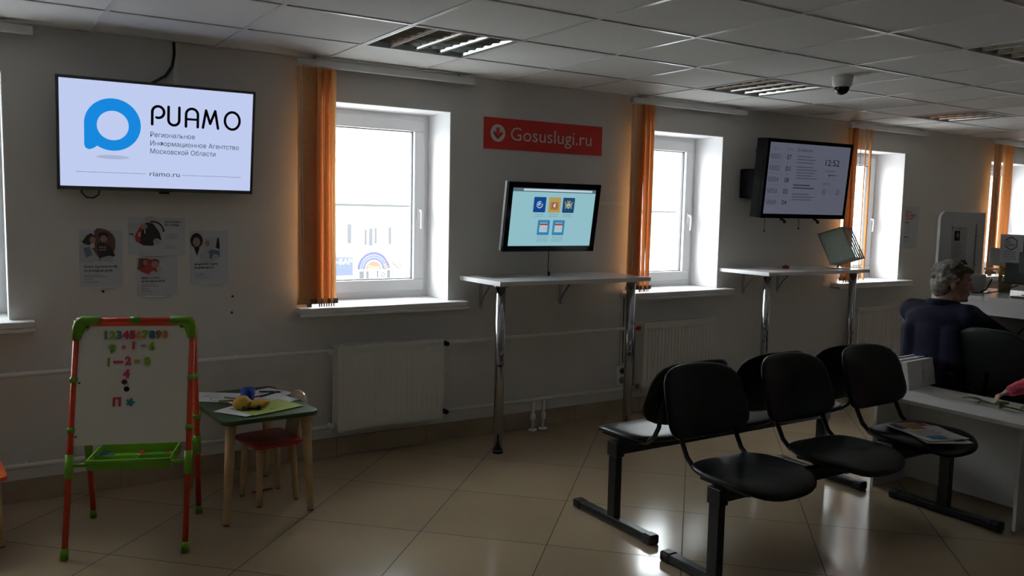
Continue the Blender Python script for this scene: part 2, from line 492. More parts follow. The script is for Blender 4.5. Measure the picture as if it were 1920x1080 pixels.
# ------------------------------------------------------------------ outside
M_fac = mat('pale_facade_plaster', (0.55, 0.54, 0.53), 0.9, noise=0.04, nscale=.5)
struct('ground_outside', MB().bb(-60, 120, .52, 80, -3.3, -3.1), mat('pale_pavement', (0.42, 0.42, 0.42), .9, noise=.1, nscale=.4))
FY = 36.0
KF = (FY + 4.7433) / (18 + 4.7433)
def FX(x): return x * KF
def FZ(z): return 1.5107 + (z - 1.5107) * KF
B = thing('shop_building', (FX(9.5), FY, -3.1), 'pale multi-storey building with painted shopfronts across the street, seen through the window', 'building')
obj('facade_wall', MB().bb(-30, 95, FY, FY + 8, -3.1, 15), M_fac, B)
obj('roof_parapet', MB().bb(-30.3, 95.3, FY - .3, FY + 8.3, 15, 15.5), M_fac, B)
obj('ledge', MB().bb(-30, 95, FY - .18, FY, FZ(1.54) - .06, FZ(1.54) + .06), mat('grey_ledge', (.05, .05, .05), .8), B)
M_fw = mat('dark_facade_glass', (0.04, 0.04, 0.045), 0.4); M_rb = mat('faded_red_panel', (0.42, .22, .21), .8)
for (x, z, w, h) in [(9.02, .72, .12, .55), (9.52, .62, .07, .45), (9.68, .62, .11, .5), (9.83, .66, .07, .45), (10.28, .66, .08, .5),
                     (7.6, .65, .2, .5), (11.2, .65, .2, .5), (12.2, .65, .2, .5), (13.4, .65, .2, .5)]:
    p = MB().bb(FX(x - w / 2), FX(x + w / 2), FY - .03, FY + .02, FZ(z - h / 2), FZ(z + h / 2))
    obj('window', p, M_fw, B)
for (x, z, w, h) in [(8.65, 2.78, .28, .14), (10.2, 2.8, .16, .2), (9.1, 2.85, .04, .2)]:
    obj('panel', MB().bb(FX(x - w / 2), FX(x + w / 2), FY - .03, FY + .02, FZ(z - h / 2), FZ(z + h / 2)), M_rb, B)
fz0, fz1 = FZ(-.34), FZ(.12)
sg = Pan((FX(7.9), FY - .06, fz0), (1, 0, 0), (0, 0, 1)); W_ = FX(10.75) - FX(7.9); H_ = fz1 - fz0
SC = [flat('sign_cream', (.32, .30, .22)), flat('sign_blue', (.045, .055, .20)), flat('sign_navy', (.03, .035, .09)),
      flat('sign_red', (.30, .055, .035)), flat('sign_white', (.5, .5, .5)), flat('sign_sky', (.11, .19, .29)),
      flat('sign_orange', (.30, .16, .06)), flat('sign_yellow', (.34, .30, .09))]
sg.rect(0, 0, W_, H_, 4, 0.0)
sg.rect(0, H_ * .02, FX(.95), H_ * .7, 0, .006)
ox = FX(9.76 - 7.9); oz = H_ * .06
for k, (ra, rb, mi) in enumerate([(.50, .60, 2), (.41, .49, 1), (.33, .40, 2), (.29, .325, 6)]):
    sg.ring(ox, oz, FX(ra) * .84, FX(rb) * .84, mi, .01 + .002 * k, 0, pi, 40)
sg.poly([(ox + FX(.28) * .84 * cos(t * pi / 20), oz + FX(.27) * .84 * sin(t * pi / 20)) for t in range(21)], 3, .02)
sg.text('Denso', ox, oz + .03, .17, 7, .03, 'C', bold=.03)
for k in range(48):
    a = FX(2.20 + .011 * k); sg.disc(a, H_ * (.08 + (.66 - .007 * k) * ((k * 7) % 10) / 10), .045, (1, 3, 6, 5)[k % 4], .012 + .004 * k, n=10)
sg.poly([(FX(2.3), H_ * .72), (FX(2.55), H_ * .98), (FX(2.85), H_ * .55), (FX(2.6), H_ * .7)], 5, .011)
for k in range(7):
    sg.stroke([(FX(1.05 + .06 * k), H_), (FX(1.25 + .06 * k), H_ * .45)], .05, (7, 6, 0)[k % 3], .008)
obj('signboard', sg.mb, SC, B)
bb_ = Pan((FX(7.9), FY - .5, FZ(-.46)), (1, 0, 0), (0, 0, 1)); bw = FX(9.02) - FX(7.9); bh = FZ(.06) - FZ(-.46)
bb_.rect(0, 0, bw, bh, 1, 0); bb_.poly([(0, bh), (bw * .85, bh), (bw * .55, bh + .25), (0, bh + .3)], 5, 0)
bb_.text('АВТО-БАР', bw * .98, bh * .62, .26, 4, .01, 'R', bold=.02)
bb_.rect(0, -.36, bw + .2, .34, 4, 0); bb_.text('ШАЛАХОВ', bw + .15, -.32, .24, 2, .01, 'R')
obj('billboard', bb_.mb, SC, B)
for (x, z, w, h) in [(9.40, -.50, .13, .25), (9.58, -.49, .08, .24), (9.90, -.46, .04, .2), (10.25, -.47, .10, .23), (10.36, -.47, .02, .24)]:
    obj('window', MB().bb(FX(x - w / 2), FX(x + w / 2), FY - .03, FY + .02, FZ(z - h / 2), FZ(z + h / 2)), M_fw, B)
ac = Pan((FX(10.06), FY - .05, FZ(-.48)), (1, 0, 0), (0, 0, 1))
ac.ring(0, 0, .07, .13, 0, 0); obj('fan_grille', ac.mb, M_fw, B)

# ------------------------------------------------------------------ ceiling luminaires (off)
M_alu = mat('mirror_louver_aluminium', (0.66, 0.70, 0.68), 0.22, 1.0)
M_tubeg = mat('fluorescent_tube_glass', (0.85, 0.86, 0.85), 0.3)
def luminaire(label):
    t = thing('ceiling_light', (0, 0, 0), label, 'ceiling light', 'square louvered office lights in the ceiling')
    hb = MB()
    hb.bb(-.297, .297, -.297, .297, .085, .09)
    for s in (-1, 1):
        hb.bb(s * .295 - .002, s * .295 + .002, -.297, .297, 0, .09).bb(-.297, .297, s * .295 - .002, s * .295 + .002, 0, .09)
    obj('housing', hb, mat('light_housing_enamel', (.55, .55, .55), .35), t)
    fb = MB()
    for s in (-1, 1):
        fb.bb(s * .292 - .008, s * .292 + .008, -.3, .3, -.006, .004).bb(-.3, .3, s * .292 - .008, s * .292 + .008, -.006, .004)
    obj('frame', fb, mat('grid_enamel', (0, 0, 0)), t)
    lo = MB()
    for k in range(4):                      # four mirror channels running away from the window wall
        xc = -.2145 + .143 * k
        for s in (-1, 1):
            vs = []; m = 6
            for q in range(m + 1):
                a = q / m; xx = xc + s * (.0705 - .026 * a ** .6); zz = .004 + .05 * a
                vs += [(xx, -.285, zz), (xx, .285, zz)]
            lo.add(vs, [(2 * q, 2 * q + 1, 2 * q + 3, 2 * q + 2) for q in range(m)], 0, True)
        for q in range(8):                  # curved cross blades
            yc = -.285 + .0815 * q
            if abs(yc) > .27: continue
            vs = []
            for g in range(9):
                a = g / 8; xx = xc - .068 + .136 * a; zt = .006 + .006 * (2 * a - 1) ** 2
                vs += [(xx, yc, zt), (xx, yc - .012, .050), (xx, yc + .012, .050)]
            fs = []
            for g in range(8):
                o = 3 * g
                fs += [(o, o + 3, o + 4, o + 1), (o, o + 2, o + 5, o + 3), (o + 1, o + 4, o + 5, o + 2)]
            lo.add(vs, fs, 0, True)
    obj('louver', lo, M_alu, t)
    rd = MB()
    for k in (-1, 0, 1): rd.bb(.143 * k - .0025, .143 * k + .0025, -.286, .286, .000, .005)
    obj('divider', rd, mat('grid_enamel', (0, 0, 0)), t)
    for k in range(4):
        obj('lamp_tube', MB().cyl((-.2145 + .143 * k, -.28, .066), (-.2145 + .143 * k, .28, .066), .013, n=12), M_tubeg, t)
    return t
def cell(i, j): return (2.02 + .6 * i, -.272 - .6 * j, CH)
L0 = luminaire('ceiling light')
L0.location = cell(0, 1)
L0['label'] = 'dark louvered ceiling light, leftmost one, above and left of the red sign'
dup(L0, cell(4, 1), 'louvered ceiling light left of the dome camera, above the second orange blind')
dup(L0, cell(8, 1), 'farthest louvered ceiling light, above the queue screen end of the window wall')
dup(L0, cell(4, 4), 'louvered ceiling light cut by the right edge of the photo, right of the dome camera')

# ------------------------------------------------------------------ dome camera
t = thing('dome_camera', (4.40, -1.50, CH), 'white dome security camera with a dark bubble hanging from the ceiling', 'security camera')
obj('housing', MB().lathe([(0, 0), (.062, 0), (.060, -.02), (.056, -.055), (.047, -.066), (.02, -.067)], (4.40, -1.50, CH), 32), M_white, t)
obj('bubble', MB().ell((4.40, -1.50, CH - .066), (.044, .044, .046), None, 28, 14), mat('smoked_dome', (.012, .012, .014), .05), t)

# ------------------------------------------------------------------ vertical blinds
def blind(x0, x1, n, rail0, rail1, label, wide, edge=()):
    t = thing('vertical_blind', ((x0 + x1) / 2, -.07, CH - .01), label, 'blind', 'orange vertical blinds gathered at the left of the windows')
    rb = MB().bb(rail0, rail1, -.105, -.065, CH - .060, CH - .022)
    rb.bb(rail0, rail1, -.108, -.062, CH - .026, CH - .020)
    rl = obj('headrail', rb, mat('blind_rail_enamel', (.72, .72, .72), .35), t, bevel=.003)
    br = MB()
    for xx in (rail0 + .12, rail1 - .10): br.bb(xx - .02, xx + .02, -.11, 0, CH - .022, CH - .012)
    obj('bracket', br, M_steel, rl)
    hw = .0635
    zt, zb = CH - .065, .945
    for k in range(n):
        f = k / (n - 1)
        if k < wide:      # flat overlapping fronts, nearly facing the room
            xc = x0 + hw * .92 + f * (x1 - x0 - 1.9 * hw) * .55; a = R(14 + 6 * (k % 2))
        else:
            xc = x0 + hw * .9 + f * (x1 - x0 - hw * 1.1); a = R(58 + 9 * ((k * 5) % 3))
        yc = -.085 - .002 * (k % 3)
        vs = []; NN = 6
        for z_ in range(9):
            z = zt + (zb - zt) * z_ / 8; tw = a + R(4) * sin(k * 1.7 + z_ * .5)
            for q in range(NN + 1):
                e = (q / NN - .5) * 2 * hw; bow = .006 * (1 - (2 * q / NN - 1) ** 2)
                vs.append((xc + e * cos(tw) - bow * sin(tw), yc + (e * sin(tw) - bow * cos(tw)) * .55, z))
        fs = [(r_ * (NN + 1) + q, r_ * (NN + 1) + q + 1, (r_ + 1) * (NN + 1) + q + 1, (r_ + 1) * (NN + 1) + q) for r_ in range(8) for q in range(NN)]
        s_ = obj('slat', MB().add(vs, fs, 0, True), M_blind, t)
        wz = zb - .012
        obj('bottom_weight', MB().box((xc, yc, zb + .012), (2 * hw * cos(a) * .95 + .002, .005, .03)).box((xc, yc, wz + .002), (.006, .005, .022)), M_grey if k % 2 else mat('blind_weight', (.30, .19, .12), .6), s_)
    for k, xc in enumerate(edge):     # slats turned edge-on, spread over the glass
        e = MB().box((xc, -.085, (zt + zb) / 2), (.0025, 2 * hw, zt - zb), Matrix.Rotation(R(-56 + 5 * (k % 3)), 3, 'Z') @ Matrix.Identity(3))
        obj('slat', e, M_blind, t)
    ch = MB(); yc = -.115
    ch.tube([(x0 + .01, yc, CH - .05), (x0 + .008, yc, 1.6), (x0 + .012, yc, 1.12), (x0 + .02, yc, 1.09), (x0 + .03, yc, 1.12), (x0 + .022, yc, 1.6), (x0 + .02, yc, CH - .05)], .0018, 6)
    obj('pull_cord', ch, M_paper, t)
    return t
blind(1.535, 1.765, 12, 1.535, 2.68, 'orange vertical blind gathered at the window nearest the television', 5)
blind(3.97, 4.20, 12, 3.97, 5.15, 'orange vertical blind beside the window right of the red sign', 5)
blind(6.43, 6.585, 7, 6.45, 7.63, 'narrow bundle of orange blind slats partly hidden by the queue screen', 2, (6.63, 6.70, 6.77))
blind(8.83, 9.19, 12, 8.80, 10.05, 'orange vertical blind in front of the far right window, behind the service counter', 6)
t = thing('curtain_rail', (-.35, -.085, CH - .03), 'empty white blind rail above the window at the left edge of the photo', 'blind rail')
obj('headrail', MB().bb(-.9, .26, -.105, -.065, CH - .060, CH - .022), mat('blind_rail_enamel', (0, 0, 0)), t, bevel=.003)
obj('bracket', MB().bb(-.7, -.66, -.11, 0, CH - .022, CH - .012).bb(.10, .14, -.11, 0, CH - .022, CH - .012), M_steel, t)

# ------------------------------------------------------------------ radiators and pipes
def radiator(x0, x1, z0, z1, ribs, label, vc):
    t = thing('radiator', ((x0 + x1) / 2, -.05, z0), label, 'radiator', 'white panel radiators under the windows')
    y0, y1 = -.135, -.045
    pb = MB()
    def sheet(y, sgn):
        n = int((x1 - x0 - .04) / .0333); vs = []; fs = []
        step = (x1 - x0 - .04) / n
        cols = []
        for k in range(n):
            a = x0 + .02 + k * step
            cols += [(a, 0), (a + step * .3, 0), (a + step * .42, ribs), (a + step * .88, ribs)]
        cols.append((x1 - .02, 0))
        for a, dd in cols:
            vs += [(a, y, z0), (a, y, z0 + .045), (a, y + sgn * dd, z0 + .06), (a, y + sgn * dd, z1 - .06), (a, y, z1 - .045), (a, y, z1 - .012)]
        for k in range(len(cols) - 1):
            for q in range(5): fs.append((k * 6 + q, k * 6 + q + 1, k * 6 + q + 7, k * 6 + q + 6))
        pb.add(vs, fs)
    sheet(y0, 1); sheet(y1, -1)
    pb.bb(x0, x0 + .02, y0 - .003, y1 + .003, z0, z1 - .012).bb(x1 - .02, x1, y0 - .003, y1 + .003, z0, z1 - .012)
    pb.bb(x0 + .02, x1 - .02, y0, y0 + .012, z0, z0 + .02).bb(x0 + .02, x1 - .02, y0, y0 + .012, z1 - .03, z1 - .012)
    obj('panel', pb, M_rad, t)
    gb_ = MB().bb(x0, x1, y0 - .004, y0 + .004, z1 - .02, z1).bb(x0, x1, y1 - .004, y1 + .004, z1 - .02, z1)
    n = int((x1 - x0) / .022)
    for k in range(n + 1):
        a = x0 + .003 + (x1 - x0 - .006) * k / n
        gb_.bb(a - .0025, a + .0025, y0, y1, z1 - .008, z1 - .001)
    obj('top_grille', gb_, M_rad, t)
    br = MB()
    for f in (.2, .8): br.bb(x0 + (x1 - x0) * f - .015, x0 + (x1 - x0) * f + .015, y1 - .006, 0, z0 + .06, z1 - .08)
    obj('bracket', br, M_steel, t)
    for (xx, zz, mm, s) in vc:
        v = MB().cyl((xx, -.09, zz), (xx + s * .035, -.09, zz), .013).ell((xx + s * .035, -.09, zz), .017)
        v.cyl((xx + s * .035, -.09, zz), (xx + s * .035, -.125, zz), .012, .015)
        obj('valve', v, mm, t)
    return t
M_vred = mat('red_valve_cap', (.45, .03, .03), .4); M_brass = mat('dull_nickel', (.25, .24, .22), .35, 1)
radiator(1.76, 2.455, .185, .69, .0025, 'white flat panel radiator under the window left of the red sign', [(2.455, .655, M_black, 1), (2.455, .216, M_black, 1), (1.76, .655, M_rad, -1), (1.76, .216, M_rad, -1)])
radiator(4.12, 4.86, .215, .70, .009, 'white ribbed radiator under the second window, with a red valve cap', [(4.12, .66, M_vred, -1), (4.12, .225, M_brass, -1)])
radiator(6.66, 7.40, .215, .70, .009, 'white ribbed radiator left of the seated woman, below the queue screen window', [(6.66, .66, M_brass, -1), (7.40, .66, M_black, 1)])
def pipes(x0, x1, z, r, label):
    t = thing('heating_pipe', ((x0 + x1) / 2, -.09, z), label, 'pipe', 'white heating pipes along the window wall')
    obj('pipe', MB().tube([(x0, -.09, z), (x1, -.09, z)], r, 14), M_pipe, t)
    cb_ = MB(); n = max(1, int((x1 - x0) / .9))
    for k in range(n):
        a = x0 + (x1 - x0) * (k + .5) / n
        cb_.bb(a - .005, a + .005, -.09, 0, z - .004, z + .004)
    obj('clip', cb_, M_pipe, t)
pipes(XL, 1.72, .66, .013, 'upper white heating pipe behind the easel, left of the first radiator')
pipes(XL, 1.72, .205, .013, 'lower white heating pipe behind the easel, near the skirting')
pipes(2.50, 4.08, .66, .0125, 'upper white heating pipe behind the first high table')
pipes(2.50, 4.08, .216, .0125, 'lower white heating pipe behind the first high table')
pipes(7.45, XR, .66, .0125, 'upper white heating pipe behind the seated woman')
for xx, lb in ((3.18, 'left'), (3.265, 'right')):
    t = thing('riser_pipe', (xx, -.09, 0), 'short white vertical pipe with a fitting at the skirting, %s one of two' % lb, 'pipe', 'short riser pipes under the first high table')
    obj('pipe', MB().tube([(xx, -.09, .216), (xx, -.09, 0)], .011, 12), M_pipe, t)
    obj('fitting', MB().cyl((xx, -.09, .075), (xx, -.09, .12), .018, n=8).cyl((xx, -.09, 0), (xx, -.09, .012), .03), M_white, t)

# ------------------------------------------------------------------ power socket
t = thing('power_socket', (4.01, 0, .30), 'white double wall socket with a black plug beside the table leg', 'socket')
obj('socket_plate', MB().bb(3.965, 4.055, -.035, 0, .225, .375), M_white, t, bevel=.006)
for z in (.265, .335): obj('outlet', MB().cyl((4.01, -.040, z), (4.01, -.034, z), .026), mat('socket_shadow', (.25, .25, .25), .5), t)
pl = thing('power_plug', (4.01, -.04, .335), 'black power plug pushed into the wall socket', 'plug')
obj('plug_body', MB().cyl((4.01, -.04, .335), (4.01, -.075, .335), .019).box((4.02, -.078, .333), (.03, .02, .02)), M_black, pl)
obj('cord', MB().tube([(4.02, -.08, .333), (4.06, -.07, .34), (4.06, -.03, .38), (4.02, -.024, .40), (4.015, -.022, .9)], .0035, 8), M_black, pl)

# ------------------------------------------------------------------ television
def tilted(c, yaw, tilt):
    rt = Ve((cos(yaw), sin(yaw), 0)); n = Ve((sin(yaw), -cos(yaw), 0))
    up = Ve((0, 0, 1)) * cos(tilt) + n * sin(tilt); nn = rt.cross(up)
    return Ve(c), rt, up, nn, Matrix((rt, up, nn)).transposed()
c, rt, up, nn, RM = tilted((.812, -.130, 1.833), -.014, .16)
w, h = .940, .548
t = thing('television', (.82, -.03, 1.56), 'wide television on the wall showing a blue ring logo, above the posters', 'television')
fb = MB()
def bezel(fb, c, w, h, b, bb2, d, mi=0):
    fb.box(c + up * (h / 2 - b / 2) - nn * d / 2, (w, b, d), RM, mi); fb.box(c - up * (h / 2 - bb2 / 2) - nn * d / 2, (w, bb2, d), RM, mi)
    for s in (-1, 1): fb.box(c + rt * s * (w / 2 - b / 2) - nn * d / 2, (b, h, d), RM, mi)
bezel(fb, c, w, h, .013, .018, .025)
obj('bezel', fb, mat('grey_television_bezel', (.10, .10, .10), .3), t)
obj('back_shell', MB().box(c - nn * .03, (w - .01, h - .01, .03), RM).box(c - nn * .05, (w * .6, h * .6, .02), RM), M_black, t)
obj('wall_bracket', MB().bb(.62, 1.02, -.055, 0, 1.72, 1.92), M_steel, t)
obj('logo_lug', MB().box(c - up * (h / 2 + .006) - nn * .01 + rt * .02, (.05, .012, .012), RM), M_black, t)
sw, sh = w - .022, h - .030
p = Pan(c - rt * sw / 2 - up * (h / 2 - .017) - nn * .004, rt, up)
TVM = [glow('screen_pale_blue', (.52, .60, .86)), glow('screen_logo_blue', (.005, .24, .72)), flat('screen_black', (.004, .004, .006), .3),
       glow('screen_shadow_blue', (.38, .45, .66)), glow('screen_grey_text', (.035, .045, .08))]
p.rect(0, 0, sw, sh, 0, 0)
lx, ly, lr = .237, .310, .128
p.disc(lx, .150, .075, 3, .0003, .010)
p.disc(lx, ly, lr, 1, .0006, n=60)
p.poly([(lx - lr, ly), (lx - lr, ly - .105), (lx - lr + .006, ly - .120), (lx - lr + .022, ly - .127), (lx - lr + .040, ly - .120), (lx - lr + .06, ly - .105), (lx, ly - .08), (lx, ly)], 1, .0009)
p.disc(lx, ly - .004, .072, 0, .0015, n=50)
def arc(cx, cy, rx, ry, a0, a1, n=14): return [(cx + rx * cos(R(a0 + (a1 - a0) * k / n)), cy + ry * sin(R(a0 + (a1 - a0) * k / n))) for k in range(n + 1)]
x, b, H, sw_ = .418, .325, .093, .013
p.stroke([(x, b), (x, b + .068)] + arc(x + .028, b + .063, .028, .029, 180, -95) + [(x + .020, b + .036)], sw_, 2, .0008)
x = .495; p.stroke([(x, b + H), (x, b + .03)] + arc(x + .026, b + .028, .026, .026, 180, 360) + [(x + .052, b + H)], sw_, 2, .0008)
x = .580; p.stroke([(x, b), (x, b + .064)] + arc(x + .029, b + .063, .029, .029, 180, 0) + [(x + .058, b)], sw_, 2, .0008)
p.stroke([(x, b + .038), (x + .058, b + .038)], sw_ * .9, 2, .0008)
x = .664; p.stroke([(x, b), (x + .014, b + H - .004), (x + .036, b + .022), (x + .060, b + H - .004), (x + .076, b)], sw_, 2, .0008)
p.stroke(arc(.812, b + .045, .038, .045, 0, 360, 28), sw_, 2, .0008)
for s, yy, ww in (('Региональное', .262, .215), ('Информационное Агентство', .219, .440), ('Московской Области', .178, .320)):
    p.text(s, .410, yy, .024, 4, .0008, width=ww)
p.text('riamo.ru', .408, .062, .026, 4, .0008, width=.145)
p.rect(.07, .0715, .32, .0015, 4, .0008); p.rect(.565, .0715, .30, .0015, 4, .0008)
obj('screen', p.mb, TVM, t)
o = tag(obj('television_cable', MB().tube([(.905, -.010, CH - .004), (.905, -.014, 2.28), (.895, -.016, 2.22), (.86, -.018, 2.165), (.80, -.02, 2.125), (.76, -.03, 2.09)], .007, 10), M_black, org=(.905, -.01, CH)), 'black cable curving from the ceiling down behind the wide television', 'cable')
o = tag(obj('cable_loop', MB().tube([(.455, -.05, 1.60), (.452, -.03, 1.55), (.475, -.03, 1.525), (.505, -.03, 1.523), (.53, -.03, 1.54), (.54, -.05, 1.60)], .004, 8), M_black, org=(.45, -.04, 1.59)), 'small black cable loop hanging under the wide television', 'cable')

# ------------------------------------------------------------------ touch monitor
c, rt, up, nn, RM = tilted((3.192, -.25, 1.462), -.036, .158)
w, h = .719, .453
t = thing('touch_monitor', (3.19, 0, 1.46), 'black tilted touch monitor showing five square icons, under the red sign', 'monitor')
fb = MB(); bezel(fb, c, w, h, .038, .038, .022)
obj('bezel', fb, M_gloss, t, bevel=.003)
obj('back_shell', MB().box(c - nn * .036, (w, h, .028), RM), mat('silver_monitor_shell', (.45, .45, .46), .3), t, bevel=.004)
obj('back_cover', MB().box(c - nn * .065, (w * .82, h * .8, .03), RM), M_black, t, bevel=.006)
obj('wall_arm', MB().bb(3.06, 3.32, -.02, 0, 1.34, 1.58).bb(3.15, 3.23, -.20, -.02, 1.42, 1.50), M_blackm, t)
sw, sh = .643, .377
p = Pan(c - rt * sw / 2 - up * sh / 2 - nn * .003, rt, up)
MM = [glow('browser_cyan', (.27, .50, .56)), glow('browser_bar', (.10, .14, .17)), glow('icon_blue', (.004, .055, .26)), glow('icon_gold', (.42, .30, .08)),
      glow('icon_teal', (.03, .22, .42)), glow('icon_white', (.50, .62, .68)), glow('icon_red', (.30, .04, .03)), glow('icon_text', (.09, .13, .15)),
      glow('icon_navy', (.01, .06, .16)), glow('icon_khaki', (.32, .32, .16))]
p.rect(0, 0, sw, sh, 0, 0); p.rect(0, sh - .020, sw, .020, 1, .0004); p.rect(.078, sh - .017, .535, .013, 5, .0006)
p.rect(0, sh - .0225, sw, .0025, 8, .0006)
def ic(a, b_, mi): p.rr(a, b_, .093, .100, .006, mi, .0006)
y2 = .222; ic(.163, y2, 2); ic(.278, y2, 3); ic(.388, y2, 8)
cx, cy = .2095, y2 + .05
p.ring(cx, cy, .018, .023, 5, .001, R(60), R(380)); p.disc(cx - .001, cy + .002, .011, 5, .001, n=18); p.disc(cx + .002, cy - .001, .006, 2, .0013, n=14)
cx = .3245
p.rr(cx - .028, cy - .030, .056, .050, .008, 6, .001); p.rr(cx - .023, cy - .026, .046, .042, .006, 3, .0013); p.rr(cx - .018, cy - .022, .036, .036, .006, 6, .0016)
p.poly([(cx - .010, cy - .014), (cx + .010, cy - .016), (cx + .006, cy), (cx + .012, cy + .008), (cx - .002, cy + .010), (cx - .010, cy + .002)], 5, .0019)
for s in (-1, 0, 1): p.poly([(cx + s * .018 - .006, cy + .018), (cx + s * .018 + .006, cy + .018), (cx + s * .018, cy + .034)], 9, .0014)
cx = .4345
p.disc(cx, cy, .013, 9, .001, .024); p.rr(cx - .009, cy - .014, .018, .020, .003, 5, .0016); p.disc(cx, cy - .006, .006, 8, .002, n=14)
for s in (-1, 1):
    for k in range(4): p.stroke([(cx + s * .010, cy + .002), (cx + s * (.030 - .002 * k), cy + .022 - .014 * k)], .006, 9, .0012)
    p.disc(cx + s * .009, cy + .026, .006, 9, .0013, n=12)
y1 = .072
for a in (.210, .327):
    ic(a, y1, 4); p.rect(a + .017, y1 + .020, .060, .045, 5, .001); p.rect(a + .017, y1 + .064, .060, .015, 6, .001)
    for k in range(5):
        p.rect(a + .022 + .011 * k, y1 + .074, .004, .011, 5, .0014)
        for q in range(4): p.rect(a + .022 + .011 * k, y1 + .026 + .009 * q, .006, .004, 7, .0014)
for a, ls in ((.163, ('Главная', 'страница сайта')), (.278, ('Московская', 'область')), (.388, ('Президент', 'России'))):
    for k, s in enumerate(ls): p.text(s, a + .0465, y2 - .016 - .013 * k, .0065, 7, .0008, 'C', width=.07)
for a in (.210, .327):
    for k, s in enumerate(('Запись на приём', 'в учреждения', 'Московской области')): p.text(s, a + .0465, y1 - .016 - .013 * k, .0062, 7, .0008, 'C', width=.085)
obj('screen', p.mb, MM, t)
tag(obj('monitor_cable', MB().tube([c - up * .20 - nn * .03 + rt * .01, (3.20, -.20, 1.20), (3.205, -.19, 1.13), (3.20, -.20, 1.095)], .003, 8).box((3.205, -.20, 1.09), (.014, .012, .028)), M_black, org=(3.2, -.2, 1.24)), 'thin black cable hanging from the touch monitor to the table', 'cable')

# ------------------------------------------------------------------ queue screen
c, rt, up, nn, RM = tilted((5.603, -.35, 1.792), -.068, .084)
w, h = .953, .613
t = thing('queue_screen', (5.60, 0, 1.79), 'large black queue screen listing ticket numbers and the time 12:52', 'screen')
fb = MB(); bezel(fb, c, w, h, .028, .034, .03)
obj('bezel', fb, M_blackm, t, bevel=.003)
obj('back_shell', MB().box(c - nn * .075, (w, h, .092), RM), M_blackm, t, bevel=.008)
obj('wall_arm', MB().bb(5.42, 5.78, -.03, 0, 1.60, 1.98).bb(5.52, 5.56, -.24, -.03, 1.62, 1.96).bb(5.66, 5.70, -.24, -.03, 1.62, 1.96), M_blackm, t)
obj('cable_hook', MB().tube([(5.24, -.20, 2.05), (5.19, -.20, 2.06), (5.16, -.2, 2.01), (5.16, -.2, 1.94), (5.22, -.2, 1.92)], .012, 10), M_black, t)
sw, sh = .897, .551
p = Pan(c - rt * sw / 2 - up * (sh / 2) - nn * .003 + up * .003, rt, up)
QM = [glow('queue_screen_grey', (.088, .092, .125)), flat('queue_black', (.003, .003, .004), .3), glow('queue_dim_text', (.045, .047, .065)), glow('queue_mid_text', (.022, .022, .035))]
p.rect(0, 0, sw, sh, 0, 0)
p.text('Талон', .025, .495, .020, 2, .0006); p.text('Окно', .185, .495, .020, 2, .0006); p.text('Внимание', .30, .492, .024, 3, .0006)
for k, (a, b_) in enumerate((('М051', '07'), ('М052', '01'), ('В054', '08'), ('М050', '05'), ('М049', '04'))):
    yy = .425 - .0885 * k
    p.text(a, .018, yy, .038, 3, .0006, width=.105); p.text(b_, .188, yy, .038, 1, .0006, width=.05)
    if k < 4: p.rect(.015, yy - .025, .135, .002, 2, .0006); p.rect(.185, yy - .025, .05, .002, 2, .0006)
p.lines(.30, .450, .22, 3, .024, .008, 2, .0006); p.lines(.31, .368, .24, 5, .022, .008, 2, .0006); p.lines(.29, .225, .25, 2, .022, .009, 3, .0006)
p.lines(.29, .155, .25, 3, .022, .008, 2, .0006)
p.text('12:52', .625, .395, .048, 1, .0006, width=.160)
p.text('Позвоните', .63, .345, .016, 3, .0006); p.lines(.69, .317, .10, 1, .02, .006, 3, .0006); p.poly([(.67, .325), (.70, .325), (.688, .305)], 3, .0006)
p.rect(.64, .285, .16, .0015, 2, .0006); p.text('Оценка', .62, .245, .016, 3, .0006); p.rect(.62, .235, .15, .0015, 2, .0006)
for a, q in ((.645, 1), (.805, -1)):
    yy = .185; p.ring(a, yy, .019, .022, 1, .0006, n=24); p.disc(a - .007, yy + .006, .003, 1, .0006, n=8); p.disc(a + .007, yy + .006, .003, 1, .0006, n=8)
    p.stroke(arc(a, yy - (.013 if q < 0 else .002), .010, .007, 0, 180 if q < 0 else -180, 8), .002, 1, .0006)
p.ring(.725, .185, .019, .0205, 2, .0006, n=24)
obj('screen', p.mb, QM, t)
lo_ = c - up * .31 - nn * .07
for s, L_ in ((-.36, .13), (.02, .11)):
    a = lo_ + rt * s + up * .03
    tag(obj('adjusting_cord', MB().tube([a, a - Ve((0, 0, L_))], .0025, 6).ell(a - Ve((0, 0, L_ + .004)), (.008, .008, .008), None, 10, 6), M_black, org=tuple(a)),
        'thin black cord with a ball end hanging under the %s of the queue screen' % ('left end' if s < 0 else 'middle'), 'cord', 'cords under the queue screen')
for s in (-.20, .18):
    a = lo_ + rt * s
    tag(obj('cable_knot', MB().tube([a + up * .03, a - up * .008 + rt * .02, a - up * .016 + rt * .05, a - up * .028 + rt * .062], .010, 8).ell(a - up * .030 + rt * .065, .014, None, 12, 8), M_black, org=tuple(a)),
        'black cable knot poking out under the %s part of the queue screen' % ('left' if s < 0 else 'right'), 'cable', 'cable knots under the queue screen')
t = thing('speaker_box', (5.23, 0, 1.75), 'black speaker box on the wall just left of the queue screen', 'speaker')
obj('cabinet', MB().bb(5.17, 5.29, -.17, -.03, 1.64, 1.87), M_blackm, t, bevel=.008)
obj('bracket', MB().bb(5.21, 5.25, -.03, 0, 1.70, 1.80), M_steel, t)

